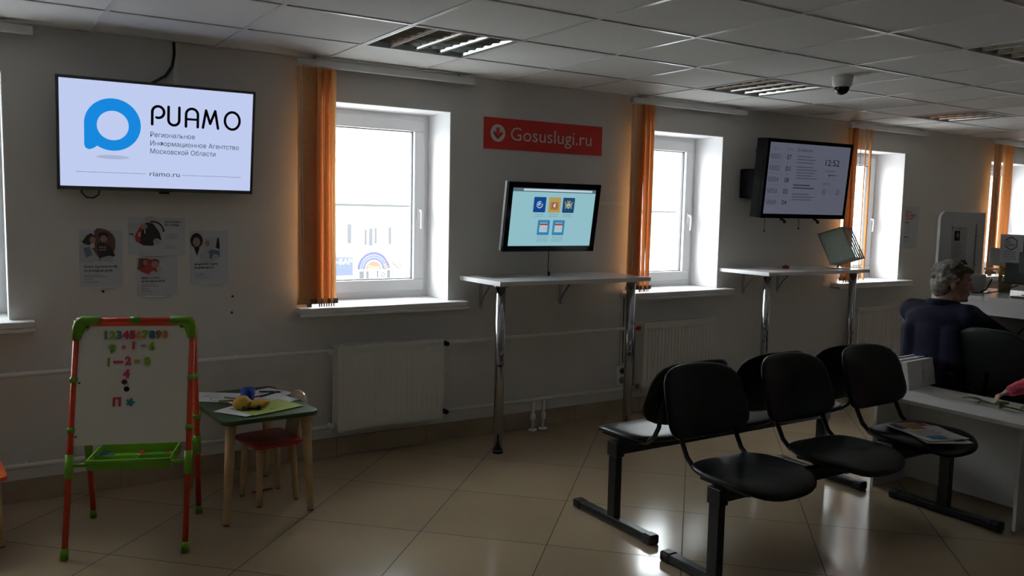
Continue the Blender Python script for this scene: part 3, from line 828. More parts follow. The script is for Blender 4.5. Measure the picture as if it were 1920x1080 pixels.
# ------------------------------------------------------------------ red wall sign
t = thing('wall_sign', (3.29, 0, 2.0), 'red wall sign with white lettering and an arrow in a circle', 'sign')
p = Pan((2.80, -.006, 1.903), (1, 0, 0), (0, 0, 1)); W, H = .975, .203
mb = MB().bb(2.80, 3.775, -.006, 0, 1.903, 2.106)
p.mb = mb
p.disc(.105, .104, .057, 1, .0008); p.rect(.093, .098, .024, .042, 0, .0016); p.poly([(.068, .108), (.078, .115), (.105, .090), (.132, .115), (.142, .108), (.142, .100), (.105, .062), (.068, .100)], 0, .0016)
p.text('Gosuslugi.ru', .205, .063, .088, 1, .0008, width=.675)
obj('sign_board', mb, [mat('red_sign_vinyl', (.62, .022, .012), .55), mat('sign_lettering', (.70, .66, .62), .55)], t)

# ------------------------------------------------------------------ posters left
def poster(x0, z0, w, h, label, draw, mats, tiltz=0.0, group='information posters under the television'):
    o = Pan((x0, -.0035, z0), (cos(tiltz), 0, sin(tiltz)), (-sin(tiltz), 0, cos(tiltz)))
    q = o.mb; u, v = o.u, o.v; n = o.n
    q.prism([(0, 0), (w, 0), (w, h), (0, h)], o.o - n * .0035, u, v, .0035)
    for k in range(1):   # curled lower edge
        q.add([o.P(.15 * w, 0, 0), o.P(.85 * w, 0, 0), o.P(.75 * w, -.006, .008), o.P(.25 * w, -.006, .008)], [(0, 1, 2, 3)], 0)
    draw(o, w, h)
    return tag(obj('poster', q, mats, org=(x0 + w / 2, 0, z0 + h / 2)), label, 'poster', group)
PM = [mat('poster_paper', (.58, .62, .68), .7), M_ink, M_grey, mat('photo_skin', (.40, .26, .20), .6), mat('photo_dark', (.035, .025, .03), .6), mat('photo_blue', (.16, .25, .38), .6), mat('photo_red', (.45, .05, .04), .6), mat('photo_brown', (.16, .08, .06), .6), mat('photo_grey', (.50, .52, .56), .6)]
def badge(o, a, b, r):
    o.disc(a, b, r, 8, .0016); o.ring(a, b, r * .78, r * .92, 0, .002, n=6); o.ring(a, b, r * .35, r * .5, 2, .002, 0, 5.2, 18)
def clip_circle(cx, cy, r, lo=-2):
    return arc(cx, cy, r, r, 0, 360, 30)[:-1]
def d1(o, w, h):
    cx, cy, r = .085, .215, .082
    o.poly([(.0, .125)] + arc(cx, cy, r, r, 235, 360, 8) + [(cx + r, .235)] + arc(cx, cy + .02, r, r * .8, 0, 90, 8) + [(.07, .285), (.07, .20), (0, .20)], 7, .0006)
    o.poly([(0, .24), (.015, .232), (.035, .262), (.055, .275), (.072, .262), (.080, .235), (.060, .225), (.04, .21), (.02, .225)], 4, .001); o.disc(.062, .240, .014, 3, .0013, .018)
    o.poly([(.0, .13), (.0, .21), (.02, .22), (.05, .215), (.075, .17), (.095, .14), (.06, .125)], 8, .001); o.poly([(.02, .20), (.048, .205), (.060, .165), (.03, .15)], 5, .0014)
    o.disc(.112, .262, .024, 4, .001, .018); o.disc(.113, .247, .016, 3, .0014, .017); o.poly([(.08, .22), (.10, .228), (.14, .21), (.165, .16), (.12, .13), (.09, .15)], 4, .0012)
    for k in range(6): o.disc(.095 + .012 * (k % 3), .19 + .014 * (k // 3), .004, 8, .0016, n=8)
    o.poly([(.10, .15), (.14, .16), (.15, .14), (.09, .128)], 8, .0018); badge(o, .142, .140, .018)
    o.text('Оплата задолженностей,', .02, .098, .0125, 1, .0008, width=.155, bold=.02); o.text('не выходя из дома', .02, .078, .0125, 1, .0008, width=.130, bold=.02)
    o.lines(.02, .058, .11, 2, .008, .004, 2, .0006); o.text('Личный', .02, .034, .007, 1, .0006); o.lines(.02, .022, .085, 1, .01, .004, 2, .0006)
def d2(o, w, h):
    o.poly([(.0, .165), (.05, .165), (.075, .18), (.08, .195)] + arc(.105, .125, .062, .078, 90, 0, 8) + [(.165, .075), (.155, .06), (.115, .045), (.07, .05), (.035, .065), (.02, .09), (.0, .11)], 8, .0006)
    o.poly([(.06, .15), (.09, .17), (.12, .165), (.15, .12), (.160, .08), (.115, .048), (.07, .05), (.04, .07), (.05, .11)], 4, .001)
    o.poly([(.035, .068), (.030, .10), (.055, .145), (.075, .15), (.06, .10), (.06, .065)], 6, .0013); o.disc(.075, .148, .018, 3, .0016, .014); o.ring(.118, .12, .050, .058, 1, .0014, 0, 1.8, 20)
    o.rect(.048, .095, .010, .022, 8, .0018); o.rect(.076, .112, .006, .02, 8, .0018); o.rect(.005, .105, .02, .006, 1, .0018); badge(o, .137, .068, .018)
    o.text('Автоштрафы', .178, .168, .0125, 1, .0008, width=.080, bold=.02); o.text('без очереди', .178, .152, .0125, 1, .0008, width=.070, bold=.02)
    o.lines(.178, .105, .07, 3, .010, .004, 2, .0006); o.lines(.178, .045, .06, 2, .012, .004, 2, .0006)
def d3(o, w, h):
    o.poly([(.005, .165), (.008, .20), (.03, .20), (.11, .19), (.105, .13), (.06, .112), (.02, .13), (.0, .145)], 6, .0006)
    o.poly([(.008, .15), (.010, .2), (.046, .2), (.048, .17), (.03, .15)], 7, .001); o.disc(.040, .178, .010, 3, .0013, .014); o.disc(.088, .175, .022, 7, .001, .022); o.disc(.088, .168, .018, 3, .0013)
    o.poly([(.03, .15), (.10, .16), (.105, .135), (.06, .113)], 6, .0012); o.poly([(.055, .12), (.08, .135), (.10, .125), (.07, .112)], 8, .0014); badge(o, .112, .142, .016)
    o.text('Запись в школу,', .02, .092, .0115, 1, .0008, width=.090, bold=.02); o.text('не выходя из дома', .02, .074, .0115, 1, .0008, width=.115, bold=.02)
    o.lines(.02, .058, .09, 2, .008, .004, 2, .0006); o.text('Личный', .02, .036, .007, 1, .0006); o.lines(.02, .024, .07, 1, .01, .004, 2, .0006)
def d4(o, w, h):
    o.poly([(.0, .14), (.0, .22), (.08, .25), (.15, .26), (.155, .20), (.155, .15), (.12, .12), (.05, .11)], 8, .0006)
    o.disc(.034, .238, .032, 4, .001, .040); o.disc(.034, .230, .019, 3, .0013, .025); o.poly([(.0, .12), (.0, .19), (.02, .20), (.05, .20), (.075, .17), (.08, .12), (.04, .11)], 0, .0012)
    o.poly([(.02, .20), (.035, .155), (.05, .20)], 1, .0016); o.disc(.09, .222, .012, 3, .0012, .016); o.poly([(.075, .16), (.11, .19), (.155, .18), (.155, .15), (.12, .13)], 5, .001)
    o.poly([(.135, .20), (.143, .25), (.150, .255), (.155, .22), (.155, .19)], 4, .0012); o.rect(.05, .122, .05, .05, 8, .0018); badge(o, .132, .145, .018)
    o.text('Записаться к врачу', .02, .105, .0125, 1, .0008, width=.125, bold=.02); o.text('не дозвониться', .02, .086, .0125, 1, .0008, width=.100, bold=.02)
    o.text('Есть решение', .02, .058, .006, 1, .0006, width=.05); o.lines(.02, .047, .07, 1, .01, .004, 2, .0006); o.lines(.02, .034, .1, 1, .01, .003, 2, .0006)
poster(.438, 1.07, .20, .29, 'left poster under the television, photo of two people reading together', d1, PM)
poster(.668, 1.232, .28, .195, 'wide upper middle poster under the television, photo of a dark driver figure', d2, PM)
poster(.706, 1.013, .20, .205, 'small lower middle poster under the television, photo with red clothing', d3, PM)
poster(.972, 1.068, .20, .29, 'right poster under the television, photo of a dark haired doctor in white', d4, PM)
def d5(o, w, h):
    o.text('МОЖНО ПРОЩЕ', .02, .375, .006, 2, .0006, width=.12)
    for k, s in enumerate(('ОДИН ЗНАК', 'ОДНО ЗАЯВЛЕНИЕ', 'И ОДИН ВИЗИТ')): o.text(s, .022, .330 - .031 * k, .022, 3, .0008, width=(.105, .145, .125)[k], bold=.03)
    o.rect(.022, .236, .07, .008, 1, .0006); o.lines(.03, .215, .10, 7, .014, .003, 2, .0006); o.rect(.012, .098, .08, .008, 1, .0006); o.lines(.012, .082, .12, 4, .012, .003, 2, .0006)
poster(7.475, 1.225, .24, .40, 'white poster with red headline on the wall right of the third window', d5, [mat('poster_paper', (0, 0, 0)), M_ink, M_grey, M_red], .0, 'notice on the wall')
for (xx, zz) in ((.543, 1.045), (1.195, .995), (1.19, .905)):
    tag(obj('wall_plug', MB().cyl((xx, -.004, zz), (xx, 0, zz), .006), M_ink, org=(xx, 0, zz)), 'tiny dark screw hole plug in the wall ' + {1.045: 'below the left poster', .995: 'below the right poster', .905: 'above the easel\'s right corner'}[zz], 'wall plug', 'dark plugs in the wall')

# ------------------------------------------------------------------ high tables
def high_table(x0, x1, z, lx, legs, brs, label):
    t = thing('high_table', ((x0 + x1) / 2, -.25, 0), label, 'table', 'high white standing tables on chrome legs')
    obj('tabletop', MB().bb(x0, x1, -.50, 0, z - .028, z), M_lam, t, bevel=.002)
    for q in lx:
        l = obj('leg', MB().cyl((q, -.42, .02), (q, -.42, z - .034), .030, n=28), M_chrome, t)
        obj('foot_cap', MB().cyl((q, -.42, 0), (q, -.42, .022), .034, n=28), M_black, l)
        obj('mounting_plate', MB().cyl((q, -.42, z - .038), (q, -.42, z - .028), .045, n=28), M_chrome, l)
    for q in brs:
        k = MB().bb(q - .012, q + .012, -.006, 0, z - .21, z - .028).bb(q - .012, q + .012, -.20, 0, z - .034, z - .028)
        k.tube([(q, -.004, z - .19), (q, -.05, z - .13), (q, -.12, z - .06), (q, -.19, z - .034)], .006, 8)
        k.ell((q, -.008, z - .205), (.014, .008, .014), None, 12, 8)
        obj('bracket', k, M_steel, t)
    return t
high_table(2.64, 3.84, 1.075, (2.695, 3.735), 2, (2.80, 3.45), 'high white table on chrome legs below the touch monitor')
high_table(5.02, 6.26, 1.078, (5.10, 6.15), 2, (5.30, 5.72), 'high white table on chrome legs below the queue screen')
tag(obj('paper_sheet', MB().box((2.84, -.16, 1.0757), (.21, .16, .0012), Matrix.Rotation(.2, 3, 'Z')), mat('dim_green_paper', (.16, .18, .12), .6), org=(2.84, -.16, 1.0752)), 'dull green sheet lying on the left end of the first high table', 'paper')
# red ornament on table two
o = MB()
for k in range(5): o.ell((5.575 + .014 * (k - 2), -.20 + .006 * (k % 2), 1.088 + .008 * (1 - abs(k - 2) / 2)), (.010, .012, .012), None, 12, 8)
o.cyl((5.575, -.2, 1.078), (5.575, -.2, 1.09), .02)
tag(obj('red_ornament', o, mat('dark_red_plastic', (.28, .02, .02), .4), org=(5.575, -.2, 1.078)), 'small dark red ornament on the middle of the second high table', 'ornament')
# sleeve display stand
t = thing('display_folder', (6.05, -.30, 1.078), 'tilted display stand of clear plastic sleeves on the second high table', 'display stand')
fa = Ve((6.00, -.315, 1.245)); ru = Ve((.62, -.78, -.02)).normalized()
tl = Ve((5.949, -.166, 1.348)); tr_ = Ve((6.082, -.303, 1.416)); bl = Ve((5.886, -.390, 1.112))
uu = (tr_ - tl); vv = (bl - tl)
uN = uu.normalized(); vN = -(vv - uN * vv.dot(uN)).normalized(); nN = uN.cross(vN)
W2, H2 = .205, .330
o0 = tl + vv
def sheet_panel(off, sh_, m1):
    q = MB(); f = .010; o_ = o0 + nN * off + uN * sh_
    Rm = Matrix((uN, vN, nN)).transposed()
    q.box(o_ + uN * W2 / 2 + vN * f / 2, (W2, f, .004), Rm); q.box(o_ + uN * W2 / 2 + vN * (H2 - f / 2), (W2, f, .004), Rm)
    q.box(o_ + uN * f / 2 + vN * H2 / 2, (f, H2, .004), Rm); q.box(o_ + uN * (W2 - f / 2) + vN * H2 / 2, (f, H2, .004), Rm)
    r_ = obj('sleeve', q, M_steel, t)
    q2 = MB(); Pn = Pan(o_ + nN * .0, uN, vN, q2); NN = 12
    vs = [Pn.P(f + (W2 - 2 * f) * i / NN, f + (H2 - 2 * f) * j / NN, .0025 * sin(i * 1.9 + j * 1.3 + off * 90) + .001 * random.random()) for j in range(NN + 1) for i in range(NN + 1)]
    q2.add(vs, [(j * (NN + 1) + i, j * (NN + 1) + i + 1, (j + 1) * (NN + 1) + i + 1, (j + 1) * (NN + 1) + i) for j in range(NN) for i in range(NN)], 0, True)
    obj('film', q2, m1, r_)
M_film = cloth_mat('grey_green_plastic_film', (.74, .84, .79), .5)
sheet_panel(0, 0, M_film)
for k in range(1, 5): sheet_panel(-.012 * k, .017 * k, M_clear)
obj('stand_foot', MB().box((6.03, -.36, 1.083), (.16, .12, .010), Matrix.Rotation(-.6, 3, 'Z')).cyl((6.02, -.36, 1.085), tuple(o0 + uN * .12 + vN * .07 - nN * .035), .008), M_steel, t)

# ------------------------------------------------------------------ kids easel
t = thing('easel', (.574, -.73, 0), 'orange and green children\'s easel with a white magnetic board', 'easel')
FL, FR, BL, BR_ = Ve((.269, -.877, 0)), Ve((.719, -1.045, 0)), Ve((.432, -.407, 0)), Ve((.875, -.591, 0))
AL, AR = Ve((.362, -.655, .985)), Ve((.812, -.823, .985))
off = Ve((.012, .034, 0))
BA, BB = AL + off + Ve((0, 0, -.02)), AR + off + Ve((0, 0, -.02))
def seg(a, b, t0, t1): return [a + (b - a) * t0, a + (b - a) * t1]
for a, b in ((FL, AL), (FR, AR), (BL, BA), (BR_, BB)):
    l = obj('leg', MB().tube(seg(a, b, .02, 1.0), .0125, 16), M_orangep, t)
    obj('foot_cap', MB().tube(seg(a, b, 0, .045), .0165, 16), M_greenp, l)
    obj('joint', MB().tube(seg(a, b, .33, .43), .0175, 16), M_greenp, l)
    for q in (.53, .745): obj('collar', MB().tube(seg(a, b, q - .011, q + .011), .0165, 16), M_greenp, l)
obj('top_bar', MB().tube([AL, AR], .0125, 16), M_orangep, t)
obj('top_collar', MB().tube(seg(AL, AR, .46, .54), .0165, 16), M_greenp, t)
obj('back_top_bar', MB().tube([BA, BB], .0115, 16), M_orangep, t)
eu = (FR - FL).normalized(); ev = (AL - FL) - eu * (AL - FL).dot(eu); ev.normalize(); en = eu.cross(ev)
def E_(a, b, l=0): return FL + eu * a + ev * b + en * l
L1 = (AL - FL).length; du = (AL - FL).dot(eu)
for a, b, s in ((FL, AL, 1), (FR, AR, -1)):
    q = MB(); top = b
    ax = (b - a).normalized()
    q.tube([b - ax * .085, b - ax * .03, b - ax * .010 + eu * s * .006, b + ax * .002 + eu * s * .022, b + eu * s * .04, b + eu * s * .095], .0175, 14)
    pts = [(0, 0), (.085, 0), (.080, -.018), (.058, -.022), (.052, -.036), (.032, -.040), (.026, -.062), (.018, -.085), (0, -.085)]
    if s < 0: pts = [(-x_, y_) for x_, y_ in reversed(pts)]
    q.prism(pts, b + en * .004 - ev * .0, eu, ev, .009)
    q2 = obj('corner_joint', q, M_greenp, t)
    obj('screw', MB().cyl(b + eu * s * .045 - ev * .030 + en * .012, b + eu * s * .045 - ev * .030 + en * .016, .004), M_ink, q2)
BW, BH = .474, .515
bo = (.004 + du * .48, .470)
bq = MB().prism([(0, 0), (BW - .006, 0), (BW - .03 + .022, BH), (.012, BH)], E_(.012, .472, -.004), eu, ev, .006)
# board follows the slanted uprights
bq = MB().prism([(.012 + du * .47, .472), (.468 + du * .47, .472), (.466 + du, .985), (.012 + du, .985)], E_(0, 0, -.004), eu, ev, .007)
wbd = obj('white_board', bq, mat('whiteboard_enamel', (.88, .88, .80), .30), t)
for a, b_ in ((.03, .74), (.49, .74), (.025, .51), (.482, .51)):
    obj('screw', MB().cyl(E_(a, b_, .003), E_(a, b_, .006), .004), M_ink, wbd)
# tray between the front and back legs
TL, TR = FL + (AL - FL) * .385, FR + (AR - FR) * .385
TBL, TBR = BL + (BA - BL) * .40, BR_ + (BB - BR_) * .40
obj('cross_bar', MB().tube([TL, TR], .009, 12), M_greenp, t)
obj('back_cross_bar', MB().tube([TBL, TBR], .009, 12), M_greenp, t)
tu = (TR - TL).normalized(); td = Ve((-tu.y, tu.x, 0)); tz = TL.z
RT = Matrix((tu, td, Ve((0, 0, 1)))).transposed()
tc_ = (TL + TR + TBL + TBR) / 4; tc_.z = tz + .0
W3, D3 = .335, ((TBL + TBR) / 2 - (TL + TR) / 2).length + .03
D3 = .255
tf = (TL + TR) / 2; tf.z = tz
tcn = tf + td * (D3 / 2 - .012)
q = MB(); q.box(tcn + Ve((0, 0, -.022)), (W3, D3, .004), RT)
for s in (-1, 1):
    q.box(tcn + tu * s * W3 / 2 + Ve((0, 0, .000)), (.006, D3, .045), RT)
    q.box(tcn + td * s * D3 / 2 + Ve((0, 0, .000)), (W3, .006, .045), RT)
q.box(tcn + td * (-.02) + Ve((0, 0, -.006)), (W3, .004, .030), RT); q.box(tcn + tu * .02 - td * .07 + Ve((0, 0, -.006)), (.004, D3 * .4, .03), RT)
q.prism([(-W3 / 2, 0), (W3 / 2, 0), (W3 / 2 - .02, -.030), (.09, -.036), (.07, -.020), (-.07, -.020), (-.09, -.036), (-W3 / 2 + .02, -.030)], tcn - td * (D3 / 2 + .012) + Ve((0, 0, .015)), tu, Ve((0, 0, 1)), .012)
q.box(tcn - td * (D3 / 2 + .006) + Ve((0, 0, .018)), (W3 + .01, .020, .008), RT)
q.box(tcn + td * (D3 / 2 + .006) + Ve((0, 0, .018)), (W3 + .01, .020, .008), RT)
obj('tray', q, M_greenp, t)
# things in the tray
tcols = [('red', (.55, .03, .03)), ('blue', (.03, .07, .45)), ('yellow', (.75, .55, .04)), ('teal', (.03, .32, .28)), ('white', (.7, .7, .7))]
tlab = ['at the left front', 'at the left', 'left of the middle', 'front middle', 'in the middle', 'right of the middle', 'at the right', 'at the right back', 'back left', 'back middle', 'back right corner', 'under the board edge']
TCH = 'АБВГ123456ЖК'
for k in range(12):
    cn, cc = tcols[k % 5]
    a, b_ = -.13 + .025 * (k % 11), (-.085 if k % 3 == 0 else (.03 if k % 3 == 1 else .075)) + .008 * sin(k * 2.1)
    if k % 3 == 0: a = -.135 + .024 * (k // 3)
    pos = tcn + tu * a + td * b_ + Ve((0, 0, -.0195))
    ang = k * 1.3
    q = Pan(pos, tu * cos(ang) + td * sin(ang), -tu * sin(ang) + td * cos(ang))
    vs, fs, x0_, x1_ = text_geo(TCH[k], .04)
    m_ = MB()
    for lv in (0, .011): m_.add([q.P((v[0] - x0_) * .062, v[1] * .062, lv) for v in vs], fs if lv else [tuple(reversed(f_)) for f_ in fs])
    m_.add([q.P(*p_) for p_ in ((.004, .0, 0), (.022, .0, 0), (.022, .036, 0), (.004, .036, 0), (.004, 0, .009), (.022, 0, .009), (.022, .036, .009), (.004, .036, .009))], [(0, 3, 2, 1), (4, 5, 6, 7), (0, 1, 5, 4), (1, 2, 6, 5), (2, 3, 7, 6), (3, 0, 4, 7)])
    tag(obj('toy_letter', m_, flat('toy_' + cn, cc, .35), org=tuple(pos)), '%s plastic toy letter lying in the green easel tray, %s' % (cn, tlab[k]), 'toy letter', 'toy letters in the easel tray')
# magnets on the board
def bar_magnet(u_, v_, w, hh, nm, col, label):
    m_ = MB().prism(rrect(w, hh, .003, 3), E_(u_, v_, .0031), eu, ev, .0065)
    return tag(obj('magnetic_sign', m_, flat('magnet_' + nm, col, .35), org=tuple(E_(u_, v_, .003))), label, 'magnet', 'digit magnets on the white board')
def magnet(ch, u_, v_, hgt, col, nm, label, dy=.0, name='magnetic_digit', group='digit magnets on the white board', bold=.045, w=None):
    vs, fs, x0_, x1_ = text_geo(ch, bold); sc = hgt / .7; sx = sc if w is None else w / (x1_ - x0_)
    m_ = MB(); lo2 = .0031
    cxm = (x0_ + x1_) / 2; ys = [v[1] for v in vs]; cym = (min(ys) + max(ys)) / 2
    pt = lambda v, l: E_(u_ + (v[0] - cxm) * sx, v_ + (v[1] - cym) * sc, l)
    top, bot = [pt(v, .0095) for v in vs], [pt(v, lo2) for v in vs]
    n_ = len(vs)
    m_.add(top + bot, list(fs) + [tuple(n_ + i for i in reversed(f_)) for f_ in fs])
    from collections import Counter
    ed = Counter()
    for f_ in fs:
        for i in range(len(f_)): ed[(f_[i], f_[(i + 1) % len(f_)])] += 1
    side = [(a, n_ + a, n_ + b2, b2) for (a, b2) in ed if (b2, a) not in ed]
    m_.f += side; m_.m += [0] * len(side); m_.sm += [False] * len(side)
    return tag(obj(name, m_, flat('magnet_' + nm, col, .35), org=tuple(E_(u_, v_, .003))), label, 'magnet', group)
CG, CP, CT, CR_, CB, CO, CS = (.30, .48, .05), (.70, .05, .16), (.05, .28, .30), (.60, .03, .05), (.06, .25, .42), (.65, .25, .05), (.22, .24, .27)
row = [('1', CS, 'slate'), ('2', CG, 'green'), ('3', CT, 'teal'), ('4', CP, 'pink'), ('5', CR_, 'red'), ('6', CO, 'orange'), ('7', CG, 'green'), ('8', CB, 'blue'), ('9', (.30, .16, .07), 'brown'), ('0', CO, 'orange')]
for k, (ch, cc, nm) in enumerate(row):
    magnet(ch, .130 + .0272 * k, .948, .033, cc, nm, '%s digit %s in the top row of magnets on the easel board' % (nm, ch), bold=.05)
for ch, a, b_, hh, cc, nm, lb, w_ in [
    ('9', .160, .888, .036, CG, 'green', 'green digit at the left end of the second row on the easel board', None),
    ('+', .205, .893, .022, CP, 'pink', 'pink plus sign in the second row on the easel board', None),
    ('1', .245, .901, .032, CP, 'pink', 'pink digit one in the second row on the easel board', None),
    ('6', .322, .897, .034, CG, 'green', 'green digit at the right end of the second row on the easel board', None),
    ('1', .146, .828, .034, CG, 'green', 'green digit one starting the third row on the easel board', None),
    ('2', .225, .834, .034, CP, 'pink', 'pink digit two in the third row on the easel board', None),
    ('=', .262, .829, .028, CG, 'green', 'green equals sign in the third row on the easel board', None),
    ('0', .304, .829, .036, CG, 'green', 'green digit zero ending the third row on the easel board', None),
    ('4', .220, .777, .034, CP, 'pink', 'pink digit four alone in the fourth row on the easel board', None),
    ('П', .185, .655, .034, CR_, 'red', 'red square letter near the bottom of the magnets on the easel board', None)]:
    magnet(ch, a, b_, hh, cc, nm, lb, w=w_)
bar_magnet(.287, .899, .022, .009, 'slate', CS, 'slate minus sign in the second row on the easel board')
bar_magnet(.185, .829, .040, .010, 'pink', CP, 'long pink minus sign in the third row on the easel board')
for a, b_, cc, nm, lb in ((.213, .741, (.16, .01, .04), 'maroon', 'small round maroon magnet under the pink four'), (.223, .710, (.015, .02, .02), 'black', 'small round black magnet under the maroon one')):
    tag(obj('round_magnet', MB().prism([(.011 * cos(k * pi / 8), .011 * sin(k * pi / 8)) for k in range(16)], E_(a, b_, .0031), eu, ev, .008), flat('magnet_' + nm, cc, .3), org=tuple(E_(a, b_, .003))), lb, 'magnet', 'round magnets on the white board')
tag(obj('flower_magnet', MB().prism([((.015 + .004 * cos(5 * k * pi / 20)) * cos(k * pi / 20), (.015 + .004 * cos(5 * k * pi / 20)) * sin(k * pi / 20)) for k in range(40)], E_(.240, .652, .0031), eu, ev, .008), flat('magnet_teal', CT, .3), org=tuple(E_(.24, .652, .003))), 'teal flower shaped magnet at the bottom right of the magnets', 'magnet')

# ------------------------------------------------------------------ kids table, chair, stool
t = thing('kids_table', (1.13, -.52, 0), 'small dark green children\'s table with turned wooden legs', 'table')
KM = Matrix.Rotation(R(3.4), 4, 'Z')
KC = Ve((1.155, -.49, 0))
def KP(a, b, z=0): return KC + (KM @ Ve((a, b, 0))) + Ve((0, 0, z))
tm = MB().prism(rrect(.475, .675, .05, 6), KP(0, 0, .477), KM @ Ve((1, 0, 0)), KM @ Ve((0, 1, 0)), .023)
obj('tabletop', tm, mat('dark_green_paint', (.045, .085, .022), .5, noise=.08, nscale=5), t, bevel=.006, seg=3)
for sx in (-1, 1):
    for sy in (-1, 1):
        a, b = KP(sx * .185, sy * .275, .477), KP(sx * .225, sy * .315, 0)
        if sx > 0: b = KP(.185, sy * .335 if sy < 0 else .30, 0)
        l = obj('leg', MB().tube([b + (a - b) * .01, b + (a - b) * .05, b + (a - b) * .5, a], .02, 20, rad=[.015, .017, .021, .025]), M_wood, t)
        obj('foot_pad', MB().cyl(b, b + (a - b) * .012, .014), M_black, l)
zt = .500
PG = 'colouring sheets on the children\'s table'
def on_table(name, pts, z, m, label, cat, group=None, th=.0008, draw=None, mats=None):
    cx_ = sum(p_[0] for p_ in pts) / len(pts); cy_ = sum(p_[1] for p_ in pts) / len(pts)
    q = Pan(KP(0, 0, z), KM @ Ve((1, 0, 0)), KM @ Ve((0, 1, 0)))
    q.mb.prism(pts, q.o, q.u, q.v, th)
    if draw: draw(q, cx_, cy_, th)
    return tag(obj(name, q.mb, mats or m, org=tuple(KP(cx_, cy_, z))), label, cat, group)
def rot_rect(cx, cy, w, h, a): return [(cx + x_ * cos(a) - y_ * sin(a), cy + x_ * sin(a) + y_ * cos(a)) for x_, y_ in ((-w / 2, -h / 2), (w / 2, -h / 2), (w / 2, h / 2), (-w / 2, h / 2))]
def sketch(seed):
    def f(q, cx, cy, th):
        rn = random.Random(seed)
        for k in range(5):
            a, b = cx + rn.uniform(-.06, .06), cy + rn.uniform(-.06, .06)
            q.ring(a, b, .012, .0145, 1, th + .0003, rn.uniform(0, 2), rn.uniform(3, 6), 14)
            q.stroke([(a, b), (a + rn.uniform(-.05, .05), b + rn.uniform(-.04, .04)), (a + rn.uniform(-.05, .05), b + rn.uniform(-.04, .04))], .002, 1, th + .0003)
    return f
on_table('colouring_sheet', rot_rect(-.10, .19, .21, .29, .9), zt + .0002, None, 'white colouring sheet at the back left of the green table', 'paper', PG, draw=sketch(1), mats=[M_paper, M_ink])
on_table('colouring_sheet', rot_rect(.10, .13, .21, .29, -1.2), zt + .0012, None, 'white colouring sheet at the right, under the felt pens', 'paper', PG, draw=sketch(2), mats=[M_paper, M_ink])
on_table('colouring_sheet', rot_rect(.07, -.02, .21, .29, 1.9), zt + .0022, None, 'white colouring sheet behind the blue cup', 'paper', PG, draw=sketch(3), mats=[M_paper, M_ink])
on_table('colouring_sheet', rot_rect(-.04, -.13, .21, .297, -1.05), zt + .0034, None, 'white colouring sheet peeking out under the yellow green one', 'paper', PG, draw=sketch(4), mats=[M_paper, M_ink])
on_table('colouring_sheet', rot_rect(.03, -.16, .21, .29, -1.30), zt + .0046, None, 'yellow green colouring sheet under the yellow toy', 'paper', PG, draw=sketch(5), mats=[mat('yellow_green_paper', (.38, .46, .10), .7), M_ink])
cup = KP(-.02, -.02, zt + .0035)
cu_ = MB().lathe([(0, .002), (.029, .0), (.031, .004), (.036, .075), (.033, .075), (.029, .006), (0, .006)], tuple(cup), 28)
tag(obj('cup', cu_, mat('blue_plastic', (.01, .06, .55), .3), org=tuple(cup)), 'blue plastic cup standing on the green children\'s table', 'cup')
# yellow rubbery toy vehicle
ty = KP(-.05, -.155, zt + .0054)
q = MB(); f1 = KM @ Ve((cos(-.25), sin(-.25), 0)); f2 = Ve((-f1.y, f1.x, 0)); RR = Matrix((f1, f2, Ve((0, 0, 1)))).transposed()
q.ell(ty + f1 * -.040 + Ve((0, 0, .030)), (.048, .042, .030), RR); q.ell(ty + f1 * .030 + Ve((0, 0, .022)), (.052, .038, .021), RR); q.ell(ty + f1 * -.038 + Ve((0, 0, .048)), (.032, .034, .020), RR)
q.ell(ty + f1 * .070 + Ve((0, 0, .030)), (.020, .028, .012), RR)
yb = blob(q, .003, 3)
tt = thing('toy_car', tuple(ty), 'yellow rounded rubber toy car on the yellow green sheet', 'toy')
obj('car_body', yb, mat('yellow_rubber', (.62, .36, .02), .4), tt)
for a in (-.035, .035):
    for b in (-.034, .034):
        cpos = ty + f1 * a + f2 * b + Ve((0, 0, .011)); sg_ = f2 * (.006 if b > 0 else -.006)
        obj('wheel', MB().cyl(cpos - sg_ * .6, cpos + sg_, .011), M_black, tt)
for k, (a, b, an, nm, cc) in enumerate(((.13, .10, .5, 'black', (.02, .02, .02)), (.16, .15, -.6, 'dark', (.05, .03, .05)), (.03, .07, .3, 'pink', (.6, .1, .25)), (-.08, .05, -.35, 'brown', (.25, .12, .05)), (-.05, .09, -.9, 'grey', (.3, .3, .3)))):
    pp = KP(a, b, zt + .0042 + .004); dd = KM @ Ve((cos(an), sin(an), 0))
    pt_ = thing('felt_pen', tuple(pp), '%s felt pen lying on the colouring sheets, %s' % (nm, ['right of the cup', 'near the back right corner', 'just behind the cup', 'left of the cup', 'towards the back left'][k]), 'pen', 'felt pens on the children\'s table')
    obj('barrel', MB().cyl(pp - dd * .06, pp + dd * .05, .0045, n=12), flat('pen_' + nm, cc, .4), pt_)
    obj('nib', MB().cyl(pp + dd * .05, pp + dd * .062, .0045, .001, n=12), flat('pen_tip', (.5, .35, .2), .5), pt_)
